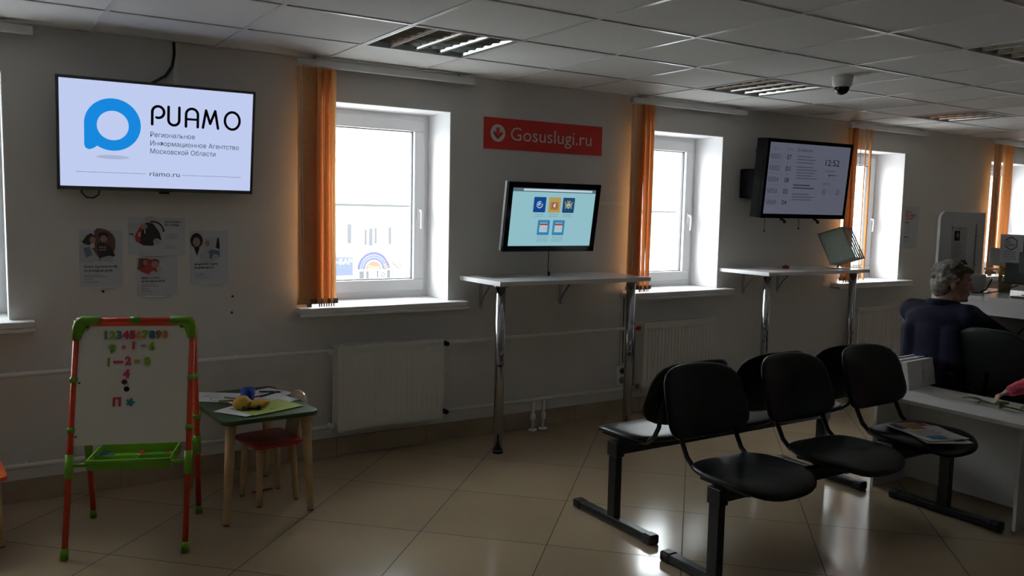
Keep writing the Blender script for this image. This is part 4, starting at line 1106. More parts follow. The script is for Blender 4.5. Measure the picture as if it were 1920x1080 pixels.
def kids_chair(label, seat_m, seatm_name, C0, rz, back):
    t = thing('kids_chair' if back else 'kids_stool', C0, label, 'chair' if back else 'stool', rz=rz)
    M0 = Matrix.Translation(C0) @ Matrix.Rotation(rz, 4, 'Z')
    def P_(a, b, z): return M0 @ Ve((a, b, z))
    ux, uy = (M0.to_3x3() @ Ve((1, 0, 0))), (M0.to_3x3() @ Ve((0, 1, 0)))
    obj('seat', MB().prism(rrect(.26, .29, .035, 5), P_(0, 0, .30), ux, uy, .022), seat_m, t, bevel=.006, seg=3)
    for sx in (-1, 1):
        for sy in (-1, 1):
            a, b = P_(sx * .085, sy * .09, .302), P_(sx * .10, sy * .105, 0)
            l = obj('leg', MB().tube([b + (a - b) * .01, b + (a - b) * .06, b + (a - b) * .5, a], .015, 16, rad=[.012, .013, .016, .019]), M_wood, t)
            obj('foot_pad', MB().cyl(b, b + (a - b) * .015, .012), M_black, l)
    if back:
        up_ = (Ve((0, 0, 1)) + ux * .20).normalized()
        pts = [(-.07, -.02), (.07, -.02), (.075, .10)] + arc(.0, .165, .10, .075, -20, 200, 18) + [(-.075, .10)]
        obj('backrest', MB().prism(pts, P_(.118, 0, .31), -uy if False else uy, up_, .018), mat('pale_birch_ply', (.62, .45, .30), .25, noise=.08, nscale=9), t, bevel=.005)
    return t
kids_chair('small red seated children\'s chair with a rounded wooden backrest, tucked under the green table', mat('red_seat_paint', (.40, .025, .02), .35), '', (1.235, -.535, 0), R(8), True)
kids_chair('orange topped children\'s stool cut by the left edge of the photo', mat('orange_seat_paint', (.85, .13, .02), .35), '', (-.055, -.50, 0), R(4), False)
pp = Ve((1.235, -.42, .0045)); tt = thing('red_pencil', tuple(pp), 'red pencil lying on the floor under the green children\'s table', 'pencil')
obj('barrel', MB().cyl(pp - Ve((.06, .01, 0)), pp + Ve((.05, .008, 0)), .0042, n=6), mat('red_pencil_paint', (.65, .02, .01), .4), tt)
obj('tip', MB().cyl(pp + Ve((.05, .008, 0)), pp + Ve((.064, .010, 0)), .0042, .0008, n=8), M_wood, tt)

# ------------------------------------------------------------------ waiting benches
def pad(fn, a, b, n_exp, th, rings=9, nseg=40, dome=.012):
    """cushion: superellipse outline, rounded edge; fn maps (u, v, w) to world"""
    vs = []; prof = []
    for k in range(rings + 1): prof.append((k / rings, 1))
    fs = []
    lay = []
    for r, hgt in [(.0, 1), (.3, .98), (.6, .92), (.8, .82), (.92, .62), (.98, .35), (1.0, 0), (.985, -.3), (.93, -.42), (.8, -.45), (.4, -.45), (0, -.45)]:
        lay.append((r, hgt))
    for r, hg in lay:
        for k in range(nseg):
            t_ = 2 * pi * k / nseg; c_, s_ = cos(t_), sin(t_)
            rr = (abs(c_) ** n_exp + abs(s_) ** n_exp) ** (-1 / n_exp)
            u, v = a * r * rr * c_, b * r * rr * s_
            vs.append(fn(u, v, th * hg))
    for i in range(len(lay) - 1):
        for k in range(nseg):
            k2 = (k + 1) % nseg
            fs.append((i * nseg + k, (i + 1) * nseg + k, (i + 1) * nseg + k2, i * nseg + k2))
    return MB().add(vs, fs, 0, True)
def bench(loc, rz, length, seats, posts, label):
    """local frame: seats face +y, beam along x"""
    t = thing('waiting_bench', loc, label, 'bench', 'black three seat waiting benches back to back', rz=rz)
    M0 = ORG[t.name]
    def P(a, b, z): return M0 @ Ve((a, b, z))
    def wbox(cx, cy, cz, sx, sy, sz): return MB().box(P(cx, cy, cz), (sx, sy, sz), M0.to_3x3())
    obj('beam', wbox((posts[0] + posts[1]) / 2, 0, .378, posts[1] - posts[0] + .02, .045, .058), M_blackpaint, t, bevel=.004)
    for q in posts:
        l = obj('leg', wbox(q, 0, .19, .038, .058, .34), M_blackpaint, t, bevel=.004)
        obj('collar', wbox(q, 0, .376, .050, .072, .070), M_black, l, bevel=.004)
        f = obj('foot', wbox(q, 0, .024, .050, .52, .036), M_blackpaint, t, bevel=.006)
        for s in (-1, 1): obj('end_cap', wbox(q, s * .265, .023, .058, .06, .046), M_black, f, bevel=.010)
    for sx in seats:
        def sf(u, v, w):      # seat: front edge rolls down, slight dish
            zz = .436 + w + .012 * (u / .21) ** 2 - .030 * max(0, (v - .05) / .16) ** 2 + .010 * max(0, -v / .2) ** 2
            return P(sx + u, .015 + v, zz)
        s_ = obj('seat', pad(sf, .235, .215, 3.0, .026), M_leather, t)
        def bf(u, v, w):      # back: curved about the vertical, leaning back
            hh = v / .155
            zz = .688 + v; yy = -(.290 if rz else .262) - .30 * v + .050 * (u / .22) ** 2 + w
            return P(sx + u, yy - .03, zz)
        obj('backrest', pad(lambda u, v, w: bf(u * (1 - .05 * (v / .155)), v + (-.016 if v < 0 else .012) * (1 - (u / .235) ** 2), w), .243, .144, 4.4, .022), M_leather, t)
        for s in (-1, 1):
            xx = sx + s * .165
            obj('back_tube', MB().tube([P(xx, (-.300 if rz else -.272), .68), P(xx, (-.268 if rz else -.240), .60), P(xx, -.235, .53), P(xx, -.205, .475), P(xx, -.160, .440), P(xx, -.11, .428), P(xx, .12, .423)], .011, 12), M_blackpaint, t)
        sb = MB()
        for s in (-1, 1): sb.box(P(sx + s * .165, .02, .416), (.03, .26, .010), M0.to_3x3())
        sb.box(P(sx, 0, .411), (.36, .06, .008), M0.to_3x3())
        obj('seat_bracket', sb, M_blackpaint, t)
    return t
# bench A faces the wall (+y), bench B faces the camera side (-y)
bench((3.33, -1.71, 0), 0, 1.6, (-.55, .0, .55), (-.77, .78), 'black three seat bench facing the window wall, behind the nearer bench')
bench((3.315, -2.43, 0), pi, 1.7, (-.58, 0.02, .63), (-.84, .82), 'black three seat bench facing the camera with a magazine on its right seat')

# magazine and newspaper on the right seat
def sheet_on(name, c, w, h, a, z, th, label, draw, mats, grp, ty_=0):
    u = Ve((cos(a), sin(a), 0)); v = Ve((-sin(a), cos(a), 0))
    q = Pan(Ve((c[0], c[1], z)) - u * w / 2 - v * h / 2, u, v)
    N_ = 10; vs = []
    for lv in (0, th):
        for j in range(N_ + 1):
            for i in range(N_ + 1):
                x_, y_ = w * i / N_, h * j / N_
                vs.append(q.P(x_, y_, lv + .004 * sin(pi * i / N_) * (j / N_)))
    n1 = (N_ + 1) ** 2; fs = []
    for j in range(N_):
        for i in range(N_):
            a0 = j * (N_ + 1) + i
            fs += [(a0, a0 + N_ + 1, a0 + N_ + 2, a0 + 1), (n1 + a0, n1 + a0 + 1, n1 + a0 + N_ + 2, n1 + a0 + N_ + 1)]
    for i in range(N_):
        fs += [(i, i + 1, n1 + i + 1, n1 + i)]; b0 = N_ * (N_ + 1) + i; fs += [(b0 + 1, b0, n1 + b0, n1 + b0 + 1)]
        c0 = i * (N_ + 1); fs += [(c0 + N_ + 1, c0, n1 + c0, n1 + c0 + N_ + 1)]; d0 = c0 + N_; fs += [(d0, d0 + N_ + 1, n1 + d0 + N_ + 1, n1 + d0)]
    q.mb.add(vs, fs)
    draw(q, w, h, th + .0045)
    return tag(obj(name, q.mb, mats, org=(c[0], c[1], z)), label, 'magazine', grp)
MG = [M_paper, M_ink, mat('mag_dark', (.06, .06, .08), .5), mat('mag_gold', (.35, .20, .04), .5), mat('mag_red', (.30, .05, .08), .5), mat('mag_blue', (.08, .28, .48), .5), mat('mag_orange', (.55, .16, .04), .5)]
def dm(q, w, h, l):
    q.rect(.006, h - .10, .05, .092, 2, l); q.rect(.062, h - .12, .085, .112, 3, l); q.rect(.10, h - .125, .03, .02, 6, l + .0004); q.rect(.150, h - .07, .05, .06, 4, l)
    q.rect(.03, .012, .09, .055, 5, l); q.lines(.02, .155, .15, 8, .011, .0025, 1, l)
def dm2(q, w, h, l): q.lines(.02, h - .04, w - .05, 10, .018, .003, 1, l); q.rect(w * .5, .02, w * .4, .05, 2, l)
zs = .464
sheet_on('newspaper', (3.885, -2.50), .225, .31, R(-30), zs, .004, 'folded newspaper under the colourful magazine on the right seat', dm2, MG, 'reading matter on the bench seat')
sheet_on('magazine', (3.875, -2.475), .225, .30, R(-17), zs + .0085, .003, 'open colourful magazine lying on the right seat of the nearer bench', dm, MG, 'reading matter on the bench seat')

# ------------------------------------------------------------------ low white table
TX0, TX1, TY0, TY1, TZ = 4.15, 4.63, -3.35, -1.93, .545
t = thing('low_table', (4.39, -2.6, 0), 'low white laminate table between the bench and the service counter', 'table')
obj('tabletop', MB().bb(TX0, TX1, TY0, TY1, TZ - .022, TZ), mat('table_laminate', (.92, .93, .91), .42, noise=.08, nscale=4), t, bevel=.002)
for y_ in (TY1 - .04, -2.74): obj('end_panel', MB().bb(TX0 + .06, TX1 - .03, y_ - .018, y_, 0, TZ - .022), M_lam, t, bevel=.0015)
obj('end_panel', MB().bb(TX0 + .06, TX1 - .03, -3.32, -3.30, 0, TZ - .022), M_lam, t)
obj('modesty_panel', MB().bb(4.50, 4.518, -3.30, TY1 - .058, .02, TZ - .022), M_lam, t)
for k in range(7):
    yy = -2.045 + .019 * k; hh = .155 - .003 * (k % 3); zz = TZ
    q = Pan((4.385 + .006 * (k % 2), yy, zz), (.995, .10, 0), (-.02, .16, 1))
    th = .026
    q.mb.prism([(0, 0), (.312 - .004 * (k % 3), .002), (.314, hh), (.004, hh + .002)], q.o, q.u, q.v, .015)
    q.o = q.o + q.n * .015
    if k == 0:
        q.lines(.03, .12, .22, 7, .014, .004, 2, .0006); q.rect(.17, .02, .08, .07, 3, .0006)
    tag(obj('newspaper', q.mb, [M_paper, M_ink, mat('pale_print', (.70, .71, .73), .7), mat('pale_photo', (.66, .67, .69), .7)], org=(4.52, yy, zz)),
        'white newspaper standing in the leaning row on the low table, ' + ('frontmost one' if k == 0 else '%s from the front' % ('first', 'second', 'third', 'fourth', 'fifth', 'sixth', 'rearmost, seventh')[k]), 'newspaper', 'newspapers leaning in a row on the low table')
# sprig of leaves
t = thing('leaf_sprig', (4.40, -2.50, TZ), 'green leafy sprig lying on the low table under the child\'s hand', 'plant')
st = [(4.46, -2.43, TZ + .006), (4.44, -2.50, TZ + .010), (4.42, -2.58, TZ + .012), (4.42, -2.68, TZ + .010)]
obj('stem', MB().tube(st, .003, 8), mat('stem_green', (.08, .13, .03), .5), t)
def leaf(c, a, L, w, lift):
    u = Ve((cos(a), sin(a), lift)).normalized(); v = Ve((-sin(a), cos(a), 0)); n_ = u.cross(v); vs = []; N_ = 8
    for th_ in (0, .0012):
        for i in range(N_ + 1):
            f = i / N_; ww = w * 1.45 * sin(pi * f ** .8) / 2 + .0006
            for s in (-1, 0, 1): vs.append(Ve(c) + u * L * f + v * ww * s + Ve((0, 0, 1)) * (abs(s) * .004 + .010 * sin(pi * f) + th_))
    fs = []
    o2 = 3 * (N_ + 1)
    for i in range(N_):
        for s in (0, 1):
            a0 = 3 * i + s; fs += [(a0, a0 + 1, a0 + 4, a0 + 3), (o2 + a0, o2 + a0 + 3, o2 + a0 + 4, o2 + a0 + 1)]
    return MB().add(vs, fs, 0, True)
for c_, a_, L_, w_ in (((4.455, -2.445, TZ + .004), 1.9, .11, .042), ((4.445, -2.48, TZ + .006), 2.6, .07, .03), ((4.43, -2.54, TZ + .008), .3, .09, .04), ((4.42, -2.55, TZ + .008), 3.6, .08, .034),
                       ((4.42, -2.60, TZ + .008), 2.9, .09, .04), ((4.42, -2.64, TZ + .008), -.4, .08, .035), ((4.42, -2.68, TZ + .006), -1.5, .10, .04), ((4.44, -2.50, TZ + .006), -.7, .07, .03)):
    obj('leaf', leaf(c_, a_, L_, w_, .06), mat('leaf_green', (.10, .20, .05), .4, noise=.2, nscale=30), t)

# ------------------------------------------------------------------ service counter
t = thing('service_counter', (6.05, -3.0, 0), 'white service counter in front of the seated woman', 'counter')
obj('countertop', MB().bb(5.70, 6.45, -5.2, -1.375, .965, .995), M_lam, t, bevel=.002)
obj('fascia', MB().bb(5.70, 5.722, -5.2, -1.375, .872, .965), M_lam, t, bevel=.0015)
obj('body', MB().bb(5.98, 6.45, -5.18, -1.40, 0, .965), mat('shaded_counter_front', (.06, .05, .045), .5), t)  # dark colour stands in for the black shadow beneath the fascia
obj('writing_shelf', MB().bb(5.40, 5.98, -5.2, -1.375, .715, .740), mat('shaded_shelf', (.035, .030, .028), .5), t)  # shelf and side panel coloured dark to merge with that same shadow
obj('side_panel', MB().bb(5.45, 5.98, -1.40, -1.375, 0, .715), mat('shaded_shelf', (0, 0, 0)), t)
CZ = .995
# divider panel with notice
t = thing('counter_divider', (6.0, -1.40, CZ), 'white counter divider panel with a rounded corner behind the woman\'s head', 'divider panel')
dp = [(0, 0), (.58, 0), (.58, .565)] + arc(.06, .505, .06, .06, 90, 180, 8)
obj('panel', MB().prism(dp, (5.70, -1.385, CZ), (1, 0, 0), (0, 0, 1), .022), mat('divider_white', (.80, .82, .83), .3), t, bevel=.002)
obj('holder_strip', MB().bb(6.155, 6.165, -1.414, -1.407, CZ + .12, CZ + .48).bb(6.15, 6.175, -1.418, -1.407, CZ + .39, CZ + .40).bb(6.15, 6.175, -1.418, -1.407, CZ + .18, CZ + .19), M_steel, t)
q = Pan((5.85, -1.4085, CZ + .20), (1, 0, 0), (0, 0, 1)); q.mb.bb(5.85, 6.04, -1.4085, -1.407, CZ + .20, CZ + .46)
q.rect(.03, .16, .07, .07, 1, .0008); q.disc(.07, .20, .018, 2, .0012); q.lines(.03, .14, .12, 8, .014, .004, 2, .0008); q.rect(.07, .244, .07, .006, 2, .0008)
tag(obj('notice', q.mb, [mat('notice_paper', (.62, .64, .67), .7), M_ink, M_grey], org=(5.95, -1.408, CZ + .3)), 'white notice with a small dark photo taped to the counter divider', 'notice')
# monitor seen from behind
t = thing('computer_monitor', (6.15, -2.0, CZ), 'black computer monitor seen from behind at the right edge, with a sign taped on', 'monitor')
obj('back_shell', MB().bb(6.02, 6.06, -2.26, -1.70, CZ + .075, CZ + .41), M_black, t, bevel=.008)
obj('back_bulge', MB().bb(5.995, 6.02, -2.14, -1.80, CZ + .15, CZ + .30), mat('grey_shell_label', (.03, .03, .032), .25), t, bevel=.006)
obj('screen', MB().bb(6.06, 6.064, -2.245, -1.715, CZ + .09, CZ + .395), mat('idle_screen', (.02, .02, .02), .1), t)
obj('stand_neck', MB().box((6.02, -1.97, CZ + .07), (.03, .07, .14)), M_black, t)
obj('stand_foot', MB().prism([(.12 * cos(k * pi / 12), .14 * sin(k * pi / 12)) for k in range(24)], (6.03, -1.97, CZ), (1, 0, 0), (0, 1, 0), .012), M_black, t)
q = Pan((6.012, -1.665, CZ + .222), (.04, -.999, 0), (-.03, 0, 1)); q.mb.prism([(0, 0), (.150, 0), (.150, .195), (0, .195)], q.o - q.n * .001, q.u, q.v, .0015)
q.o = q.o + q.n * .001
for k in range(5):
    a0, a1 = R(150 - 60 * k), R(150 - 60 * (k + 1)); q.stroke([(.072 + .042 * cos(a0), .133 + .045 * sin(a0)), (.072 + .042 * cos(a1), .133 + .045 * sin(a1))], .006, 3, .0008)
q.text('ГОС', .030, .136, .013, 1, .001, bold=.02); q.text('УСЛУГИ', .030, .116, .013, 1, .001, width=.07, bold=.02)
for k, s in enumerate(('ПРОЩЕ,', 'УДОБНЕЕ,', 'БЫСТРЕЕ', 'НА ПОРТАЛЕ')): q.text(s, .024, .070 - .016 * k, .009, 1, .001, width=.085)
tag(obj('paper_sign', q.mb, [mat('sign_paper', (.66, .68, .72), .7), M_ink, M_grey, mat('logo_maroon', (.10, .03, .05), .6)], org=(6.01, -1.74, CZ + .32)), 'white sheet with a hexagon logo taped to the computer monitor', 'sign')
# desk clutter
t = thing('sign_holder', (6.30, -1.53, CZ), 'pale sign board on a small stand between the divider and the monitor', 'sign')
obj('board', MB().box((6.30, -1.53, CZ + .245), (.012, .22, .13), Matrix.Rotation(-.35, 3, 'Z')), mat('pale_board', (.55, .56, .57), .5), t)
obj('shelf', MB().box((6.27, -1.54, CZ + .155), (.09, .20, .012), Matrix.Rotation(-.35, 3, 'Z')), M_white, t)
obj('post', MB().bb(6.30, 6.32, -1.54, -1.52, CZ, CZ + .19), M_steel, t)
t = thing('paper_box', (6.0, -1.50, CZ), 'pale grey rounded box on the counter beside the divider', 'box')
obj('box_body', MB().lathe([(0, .0), (.062, 0), (.068, .01), (.070, .12), (.064, .125), (0, .125)], (6.02, -1.50, CZ), 24), mat('grey_white_box', (.50, .51, .52), .4), t)
tag(obj('leaning_card', MB().box((5.865, -1.50, CZ + .058), (.004, .10, .12), Matrix.Rotation(.30, 3, 'Y')).box((5.895, -1.50, CZ + .002), (.06, .10, .003)), M_paper, org=(5.87, -1.5, CZ)), 'white leaflet leaning on the counter beside the woman\'s face', 'leaflet')
t = thing('flower_pot', (6.16, -1.64, CZ), 'yellow flowers in a clear pot beside the computer monitor', 'flowers')
obj('pot', MB().lathe([(0, 0), (.035, 0), (.045, .08), (.041, .08), (.032, .005), (0, .005)], (6.16, -1.64, CZ), 20), mat('brown_glass', (.20, .15, .08), .2), t)
fl = MB(); rn = random.Random(3)
for k in range(22): fl.ell((6.16 + rn.uniform(-.028, .028), -1.64 + rn.uniform(-.028, .028), CZ + .09 + rn.uniform(0, .12)), (.013, .013, .011), None, 8, 6)
obj('flower_head', fl, mat('yellow_petals', (.65, .42, .03), .6), t)
obj('stem', MB().tube([(6.16, -1.64, CZ + .02), (6.16, -1.64, CZ + .2)], .008, 6), mat('stem_green', (0, 0, 0)), t)
tag(obj('desk_cable', MB().tube([(6.02, -1.80, CZ + .07), (5.98, -1.72, CZ + .03), (5.93, -1.64, CZ + .004), (5.88, -1.56, CZ + .004)], .004, 8).tube([(5.98, -1.64, CZ + .10), (5.96, -1.62, CZ + .03), (5.92, -1.60, CZ + .005)], .006, 8), M_black, org=(5.93, -1.64, CZ)), 'black cables trailing over the counter below the monitor', 'cable')
tag(obj('keyboard', MB().bb(5.80, 5.90, -2.15, -1.86, CZ, CZ + .012), M_black, org=(5.85, -2.0, CZ), bevel=.003), 'black flat device on the counter in front of the monitor foot', 'keyboard')
tag(obj('red_stapler', MB().bb(6.28, 6.33, -2.02, -1.86, CZ, CZ + .06), mat('red_desk_item', (.40, .03, .04), .4), org=(6.3, -1.94, CZ), bevel=.008), 'dark red desk item behind the monitor stand', 'stapler')
tag(obj('blue_folder', MB().box((5.62, -2.36, .752), (.22, .20, .024), Matrix.Rotation(.1, 3, 'Z')), mat('blue_folder_card', (.05, .14, .42), .45), org=(5.62, -2.36, .74), bevel=.002), 'blue folder on the dark shelf under the counter edge', 'folder')

# ------------------------------------------------------------------ office chairs
def office_chair(loc, rz, label):
    t = thing('office_chair', loc, label, 'chair', 'black visitor chairs at the service counter', rz=rz)
    M0 = ORG[t.name]
    def P(a, b, z): return M0 @ Ve((a, b, z))
    obj('seat', pad(lambda u, v, w: P(v, u, .45 + w + .01 * (u / .24) ** 2 - .02 * max(0, v / .23) ** 2), .245, .235, 3.2, .035), mat('black_upholstery', (.003, .003, .0035), .9, spec=.05), t)
    b = obj('backrest', pad(lambda u, v, w: P(-.215 - .18 * v + .05 * (u / .24) ** 2 + w, u, .71 + v), .235, .19, 2.8, .028), mat('black_upholstery', (0, 0, 0)), t)
    pts = []
    for k in range(41):
        t_ = 2 * pi * k / 40; c_, s_ = cos(t_), sin(t_); rr = (abs(c_) ** 2.8 + abs(s_) ** 2.8) ** (-1 / 2.8); u, v = .236 * rr * c_, .191 * rr * s_
        pts.append(P(-.215 - .18 * v + .05 * (u / .24) ** 2, u, .71 + v))
    obj('piping', MB().tube(pts, .006, 8), mat('grey_piping', (.05, .05, .05), .4), b)
    obj('back_bar', MB().tube([P(-.26, 0, .66), P(-.275, 0, .52), P(-.24, 0, .43), P(-.1, 0, .42)], .016, 10), M_blackm, t)
    for sx in (-1, 1):
        for sy in (-1, 1):
            obj('leg', MB().tube([P(sx * .15, sy * .17, .43), P(sx * .22, sy * .22, .0)], .012, 12), M_blackpaint, t)
    return t
t = thing('round_stool', (4.86, -1.94, 0), 'black round stool under the seated woman in navy', 'stool')
obj('seat', MB().lathe([(0, .43), (.17, .43), (.18, .445), (.17, .468), (0, .472)], (4.86, -1.94, 0), 28), mat('black_upholstery', (0, 0, 0)), t)
obj('post', MB().cyl((4.86, -1.94, .03), (4.86, -1.94, .43), .025), M_blackpaint, t)
obj('base', MB().lathe([(0, 0), (.20, 0), (.20, .012), (.03, .035), (0, .035)], (4.86, -1.94, 0), 28), M_blackpaint, t)
office_chair((4.99, -2.295, 0), R(0), 'black visitor chair with grey piping between the low table and the counter')
office_chair((5.55, -3.05, 0), R(-6), 'black visitor chair farther right, cut by the photo\'s edge')

# ------------------------------------------------------------------ seated woman
W0 = thing('person', (4.92, -1.95, 0), 'seated person with short grey hair, pushed up glasses and navy jacket, face in profile', 'person')
face = Ve((.62, -.785, 0)).normalized(); side = Ve((-face.y, face.x, 0))   # side = her left
hc = Ve((4.915, -1.965, 1.130))
RH = Matrix((face, side, Ve((0, 0, 1)))).transposed()
def Hd(f, s, z): return hc + face * f + side * s + Ve((0, 0, z))
def hand(q, w, palm_dir, up, spread, L=.085, sc=1.0, curl=.5, thumb=1):
    """palm + five fingers. w wrist, palm_dir forward, up = back of hand, thumb side = thumb*(palm_dir x up)"""
    d = Ve(palm_dir).normalized(); n_ = (Ve(up) - d * Ve(up).dot(d)).normalized(); s_ = d.cross(n_) * thumb
    for k in range(4):
        o_ = (k - 1.5) * .019 * sc
        q.cap(w + d * .01 * sc + s_ * o_ * .8, w + d * L * sc + s_ * o_, .0125 * sc, .0105 * sc, 10)
        Lf = (.062, .072, .078, .068)[k] * sc
        b0 = w + d * L * sc + s_ * o_; d1_ = (d * cos(curl) - n_ * sin(curl)).normalized(); b1 = b0 + d1_ * Lf * .5
        d2_ = (d * cos(curl * 2.2) - n_ * sin(curl * 2.2)).normalized()
        q.cap(b0, b1, .0092 * sc, .0085 * sc, 10); q.cap(b1, b1 + d2_ * Lf * .45, .0085 * sc, .0070 * sc, 10)
    a = w + d * .025 * sc + s_ * .026 * sc; b = a + (d * .6 + s_ * .7 - n_ * .4).normalized() * .04 * sc
    q.cap(a, b, .012 * sc, .0095 * sc, 10); q.cap(b, b + (d * .9 + s_ * .15 - n_ * .4).normalized() * .032 * sc, .0095 * sc, .0075 * sc, 10)
bm = MB()
bm.ell(Hd(0, 0, .028), (.096, .076, .092), RH)                # skull
bm.ell(Hd(.030, 0, -.035), (.062, .058, .075), RH)            # face
bm.ell(Hd(.045, 0, -.088), (.040, .038, .028), RH)            # jaw, chin
bm.ell(Hd(.075, 0, -.100), (.016, .018, .014), RH)
bm.cap(Hd(.088, 0, .005), Hd(.110, 0, -.032), .008, .0125)    # nose
bm.ell(Hd(.098, .010, -.036), (.009, .008, .007), RH); bm.ell(Hd(.098, -.010, -.036), (.009, .008, .007), RH)
bm.ell(Hd(.086, 0, -.062), (.012, .022, .006), RH); bm.ell(Hd(.084, 0, -.072), (.012, .019, .007), RH)  # lips
bm.ell(Hd(.080, 0, .018), (.016, .045, .010), RH)             # brow
bm.ell(Hd(.062, -.035, -.045), (.026, .020, .022), RH); bm.ell(Hd(.062, .035, -.045), (.026, .020, .022), RH)  # cheeks
for s in (-1, 1): bm.ell(Hd(-.008, s * .077, -.012), (.016, .007, .028), RH)
bm.cap(Hd(-.02, 0, -.07), Ve((4.87, -1.94, .98)), .052, .058)
sh_l, sh_r = Ve((4.86, -1.755, .945)), Ve((4.84, -2.120, .945))
chest, belly, pel = Ve((4.87, -1.94, .84)), Ve((4.86, -1.935, .66)), Ve((4.85, -1.93, .55))
bm.ell(chest, (.115, .165, .16)); bm.ell(belly, (.12, .155, .15)); bm.ell(pel, (.145, .175, .10))
bm.cap(sh_l, sh_r, .055)
el_r, wr_r = Ve((5.08, -2.24, .79)), Ve((5.40, -2.20, .782))
el_l, wr_l = Ve((5.10, -1.70, .78)), Ve((5.40, -1.86, .782))
for s_, e_, w_ in ((sh_r, el_r, wr_r), (sh_l, el_l, wr_l)): bm.cap(s_, e_, .048, .040); bm.cap(e_, w_, .038, .026)
hand(bm, wr_r, (.9, .35, -.12), (0, 0, 1), 0, thumb=-1, curl=.35); hand(bm, wr_l, (.95, -.3, -.12), (0, 0, 1), 0, thumb=1, curl=.35)
for s in (-1, 1):
    k_ = Ve((5.24, -1.94 + s * .10, .545)); a_ = Ve((5.27, -1.94 + s * .11, .09))
    bm.cap(Ve((4.87, -1.93 + s * .09, .55)), k_, .078, .058); bm.cap(k_, a_, .055, .036)
    bm.cap(a_ + Ve((-.02, 0, -.045)), a_ + Ve((.15, 0, -.055)), .034, .028)
obj('body', blob(bm, .0065, 3), M_skin, W0)
jm = MB()
jm.ell(chest + Ve((-.01, 0, 0)), (.140, .190, .175)); jm.ell(belly, (.140, .195, .22)); jm.ell(pel + Ve((-.01, 0, .03)), (.165, .205, .12))
jm.cap(sh_l, sh_r, .074); jm.ell(Ve((4.815, -1.935, .915)), (.085, .19, .085))
for s_, e_, w_ in ((sh_r, el_r, wr_r), (sh_l, el_l, wr_l)): jm.cap(s_, e_, .070, .058); jm.cap(e_, e_ + (w_ - e_) * .92, .057, .044)
for k in range(4): jm.cap(Ve((4.800, -1.815 - .08 * k, .84)), Ve((4.81, -1.81 - .08 * k, .60)), .075)
obj('jacket', blob(jm, .009, 9), mat('navy_jacket_cloth', (.010, .011, .036), .85, noise=.15, nscale=12, bump=.3, bscale=30), W0)
col_pts = [Ve((4.875 + .075 * cos(k * pi / 10), -1.94 + .078 * sin(k * pi / 10), 1.005 + .012 * cos(k * pi / 10 + pi))) for k in range(21)]
obj('collar', MB().tube(col_pts, .020, 10), mat('navy_jacket_cloth', (0, 0, 0)), W0)
tm_ = MB()
for s in (-1, 1):
    k_ = Ve((5.24, -1.94 + s * .10, .545)); a_ = Ve((5.27, -1.94 + s * .11, .10)); tm_.cap(Ve((4.87, -1.93 + s * .09, .545)), k_, .090, .070); tm_.cap(k_, a_, .066, .052)
tm_.ell(pel, (.15, .18, .10))
obj('trousers', blob(tm_, .009, 3), mat('black_trousers', (.006, .006, .007), .8), W0)
sm_ = MB()
for s in (-1, 1): sm_.cap(Ve((5.25, -1.94 + s * .11, .042)), Ve((5.43, -1.94 + s * .11, .036)), .041, .035)
obj('shoes', blob(sm_, .007, 2), M_black, W0)
hm = MB(); rn = random.Random(5)
hm.ell(Hd(-.020, 0, .045), (.096, .092, .090), RH); hm.ell(Hd(-.060, 0, -.010), (.062, .084, .085), RH)
for k in range(90):
    th_ = rn.uniform(0, 2 * pi); ph = rn.uniform(-.7, 1.45); d = Ve((cos(ph) * cos(th_), cos(ph) * sin(th_), sin(ph)))
    if d.x > .45 and d.z < .42: continue
    if d.x > -.1 and d.z < -.1: continue
    hm.ell(Hd(-.022 + d.x * .092, d.y * .088, .038 + d.z * .088), (.022, .017, .015), RH @ Matrix.Rotation(rn.uniform(0, 3), 3, 'Z'))
hm.cap(Hd(.055, -.055, .085), Hd(.092, -.020, .070), .022, .016); hm.cap(Hd(.050, .055, .085), Hd(.092, .02, .070), .022, .016)
hm.cap(Hd(.02, -.07, .05), Hd(.015, -.080, .0), .016, .008)
def hreg(p_):
    q = p_ - hc
    return 1 if (q.dot(face) > -.005 + .03 * sin(q.z * 60)) else 0
hairm = blob(hm, .0055, 2, hreg)
obj('hair', hairm, [mat('grey_hair', (.30, .28, .25), .6, noise=.45, nscale=45, bump=.6, bscale=120), mat('brown_grey_hair', (.12, .09, .06), .6, noise=.4, nscale=45, bump=.6, bscale=120)], W0)
for s in (-1, 1):
    obj('eye', MB().ell(Hd(.083, s * .030, .000), (.010, .012, .009), RH).ell(Hd(.090, s * .031, .0), (.004, .0055, .0055), RH, mi=1), [mat('eye_white', (.6, .58, .55), .3), M_ink], W0)
    obj('eyebrow', MB().tube([Hd(.094, s * .014, .020), Hd(.092, s * .032, .025), Hd(.080, s * .048, .020)], .0035, 8), mat('brown_grey_hair', (0, 0, 0)), W0)
G0 = thing('glasses', tuple(Hd(.055, 0, .118)), 'dark glasses pushed up on top of the seated woman\'s hair', 'glasses')
for s in (-1, 1):
    cc_ = Hd(.052, s * .032, .128); ax1 = side; ax2 = (face * -.55 + Ve((0, 0, 1)) * .83).normalized()
    pts = [cc_ + ax1 * .026 * cos(k * pi / 12) + ax2 * .019 * sin(k * pi / 12) for k in range(25)]
    obj('lens_frame', MB().tube(pts, .0035, 8), M_black, G0)
    obj('lens', MB().add(pts[:24], [tuple(range(24))]), mat('dark_lens', (.02, .02, .02), .05), G0)
    obj('temple', MB().tube([cc_ + side * s * .026, Hd(.0, s * .092, .10), Hd(-.04, s * .096, .055)], .0028, 8), M_black, G0)
obj('bridge', MB().tube([Hd(.052, -.007, .130), Hd(.056, 0, .134), Hd(.052, .007, .130)], .003, 8), M_black, G0)
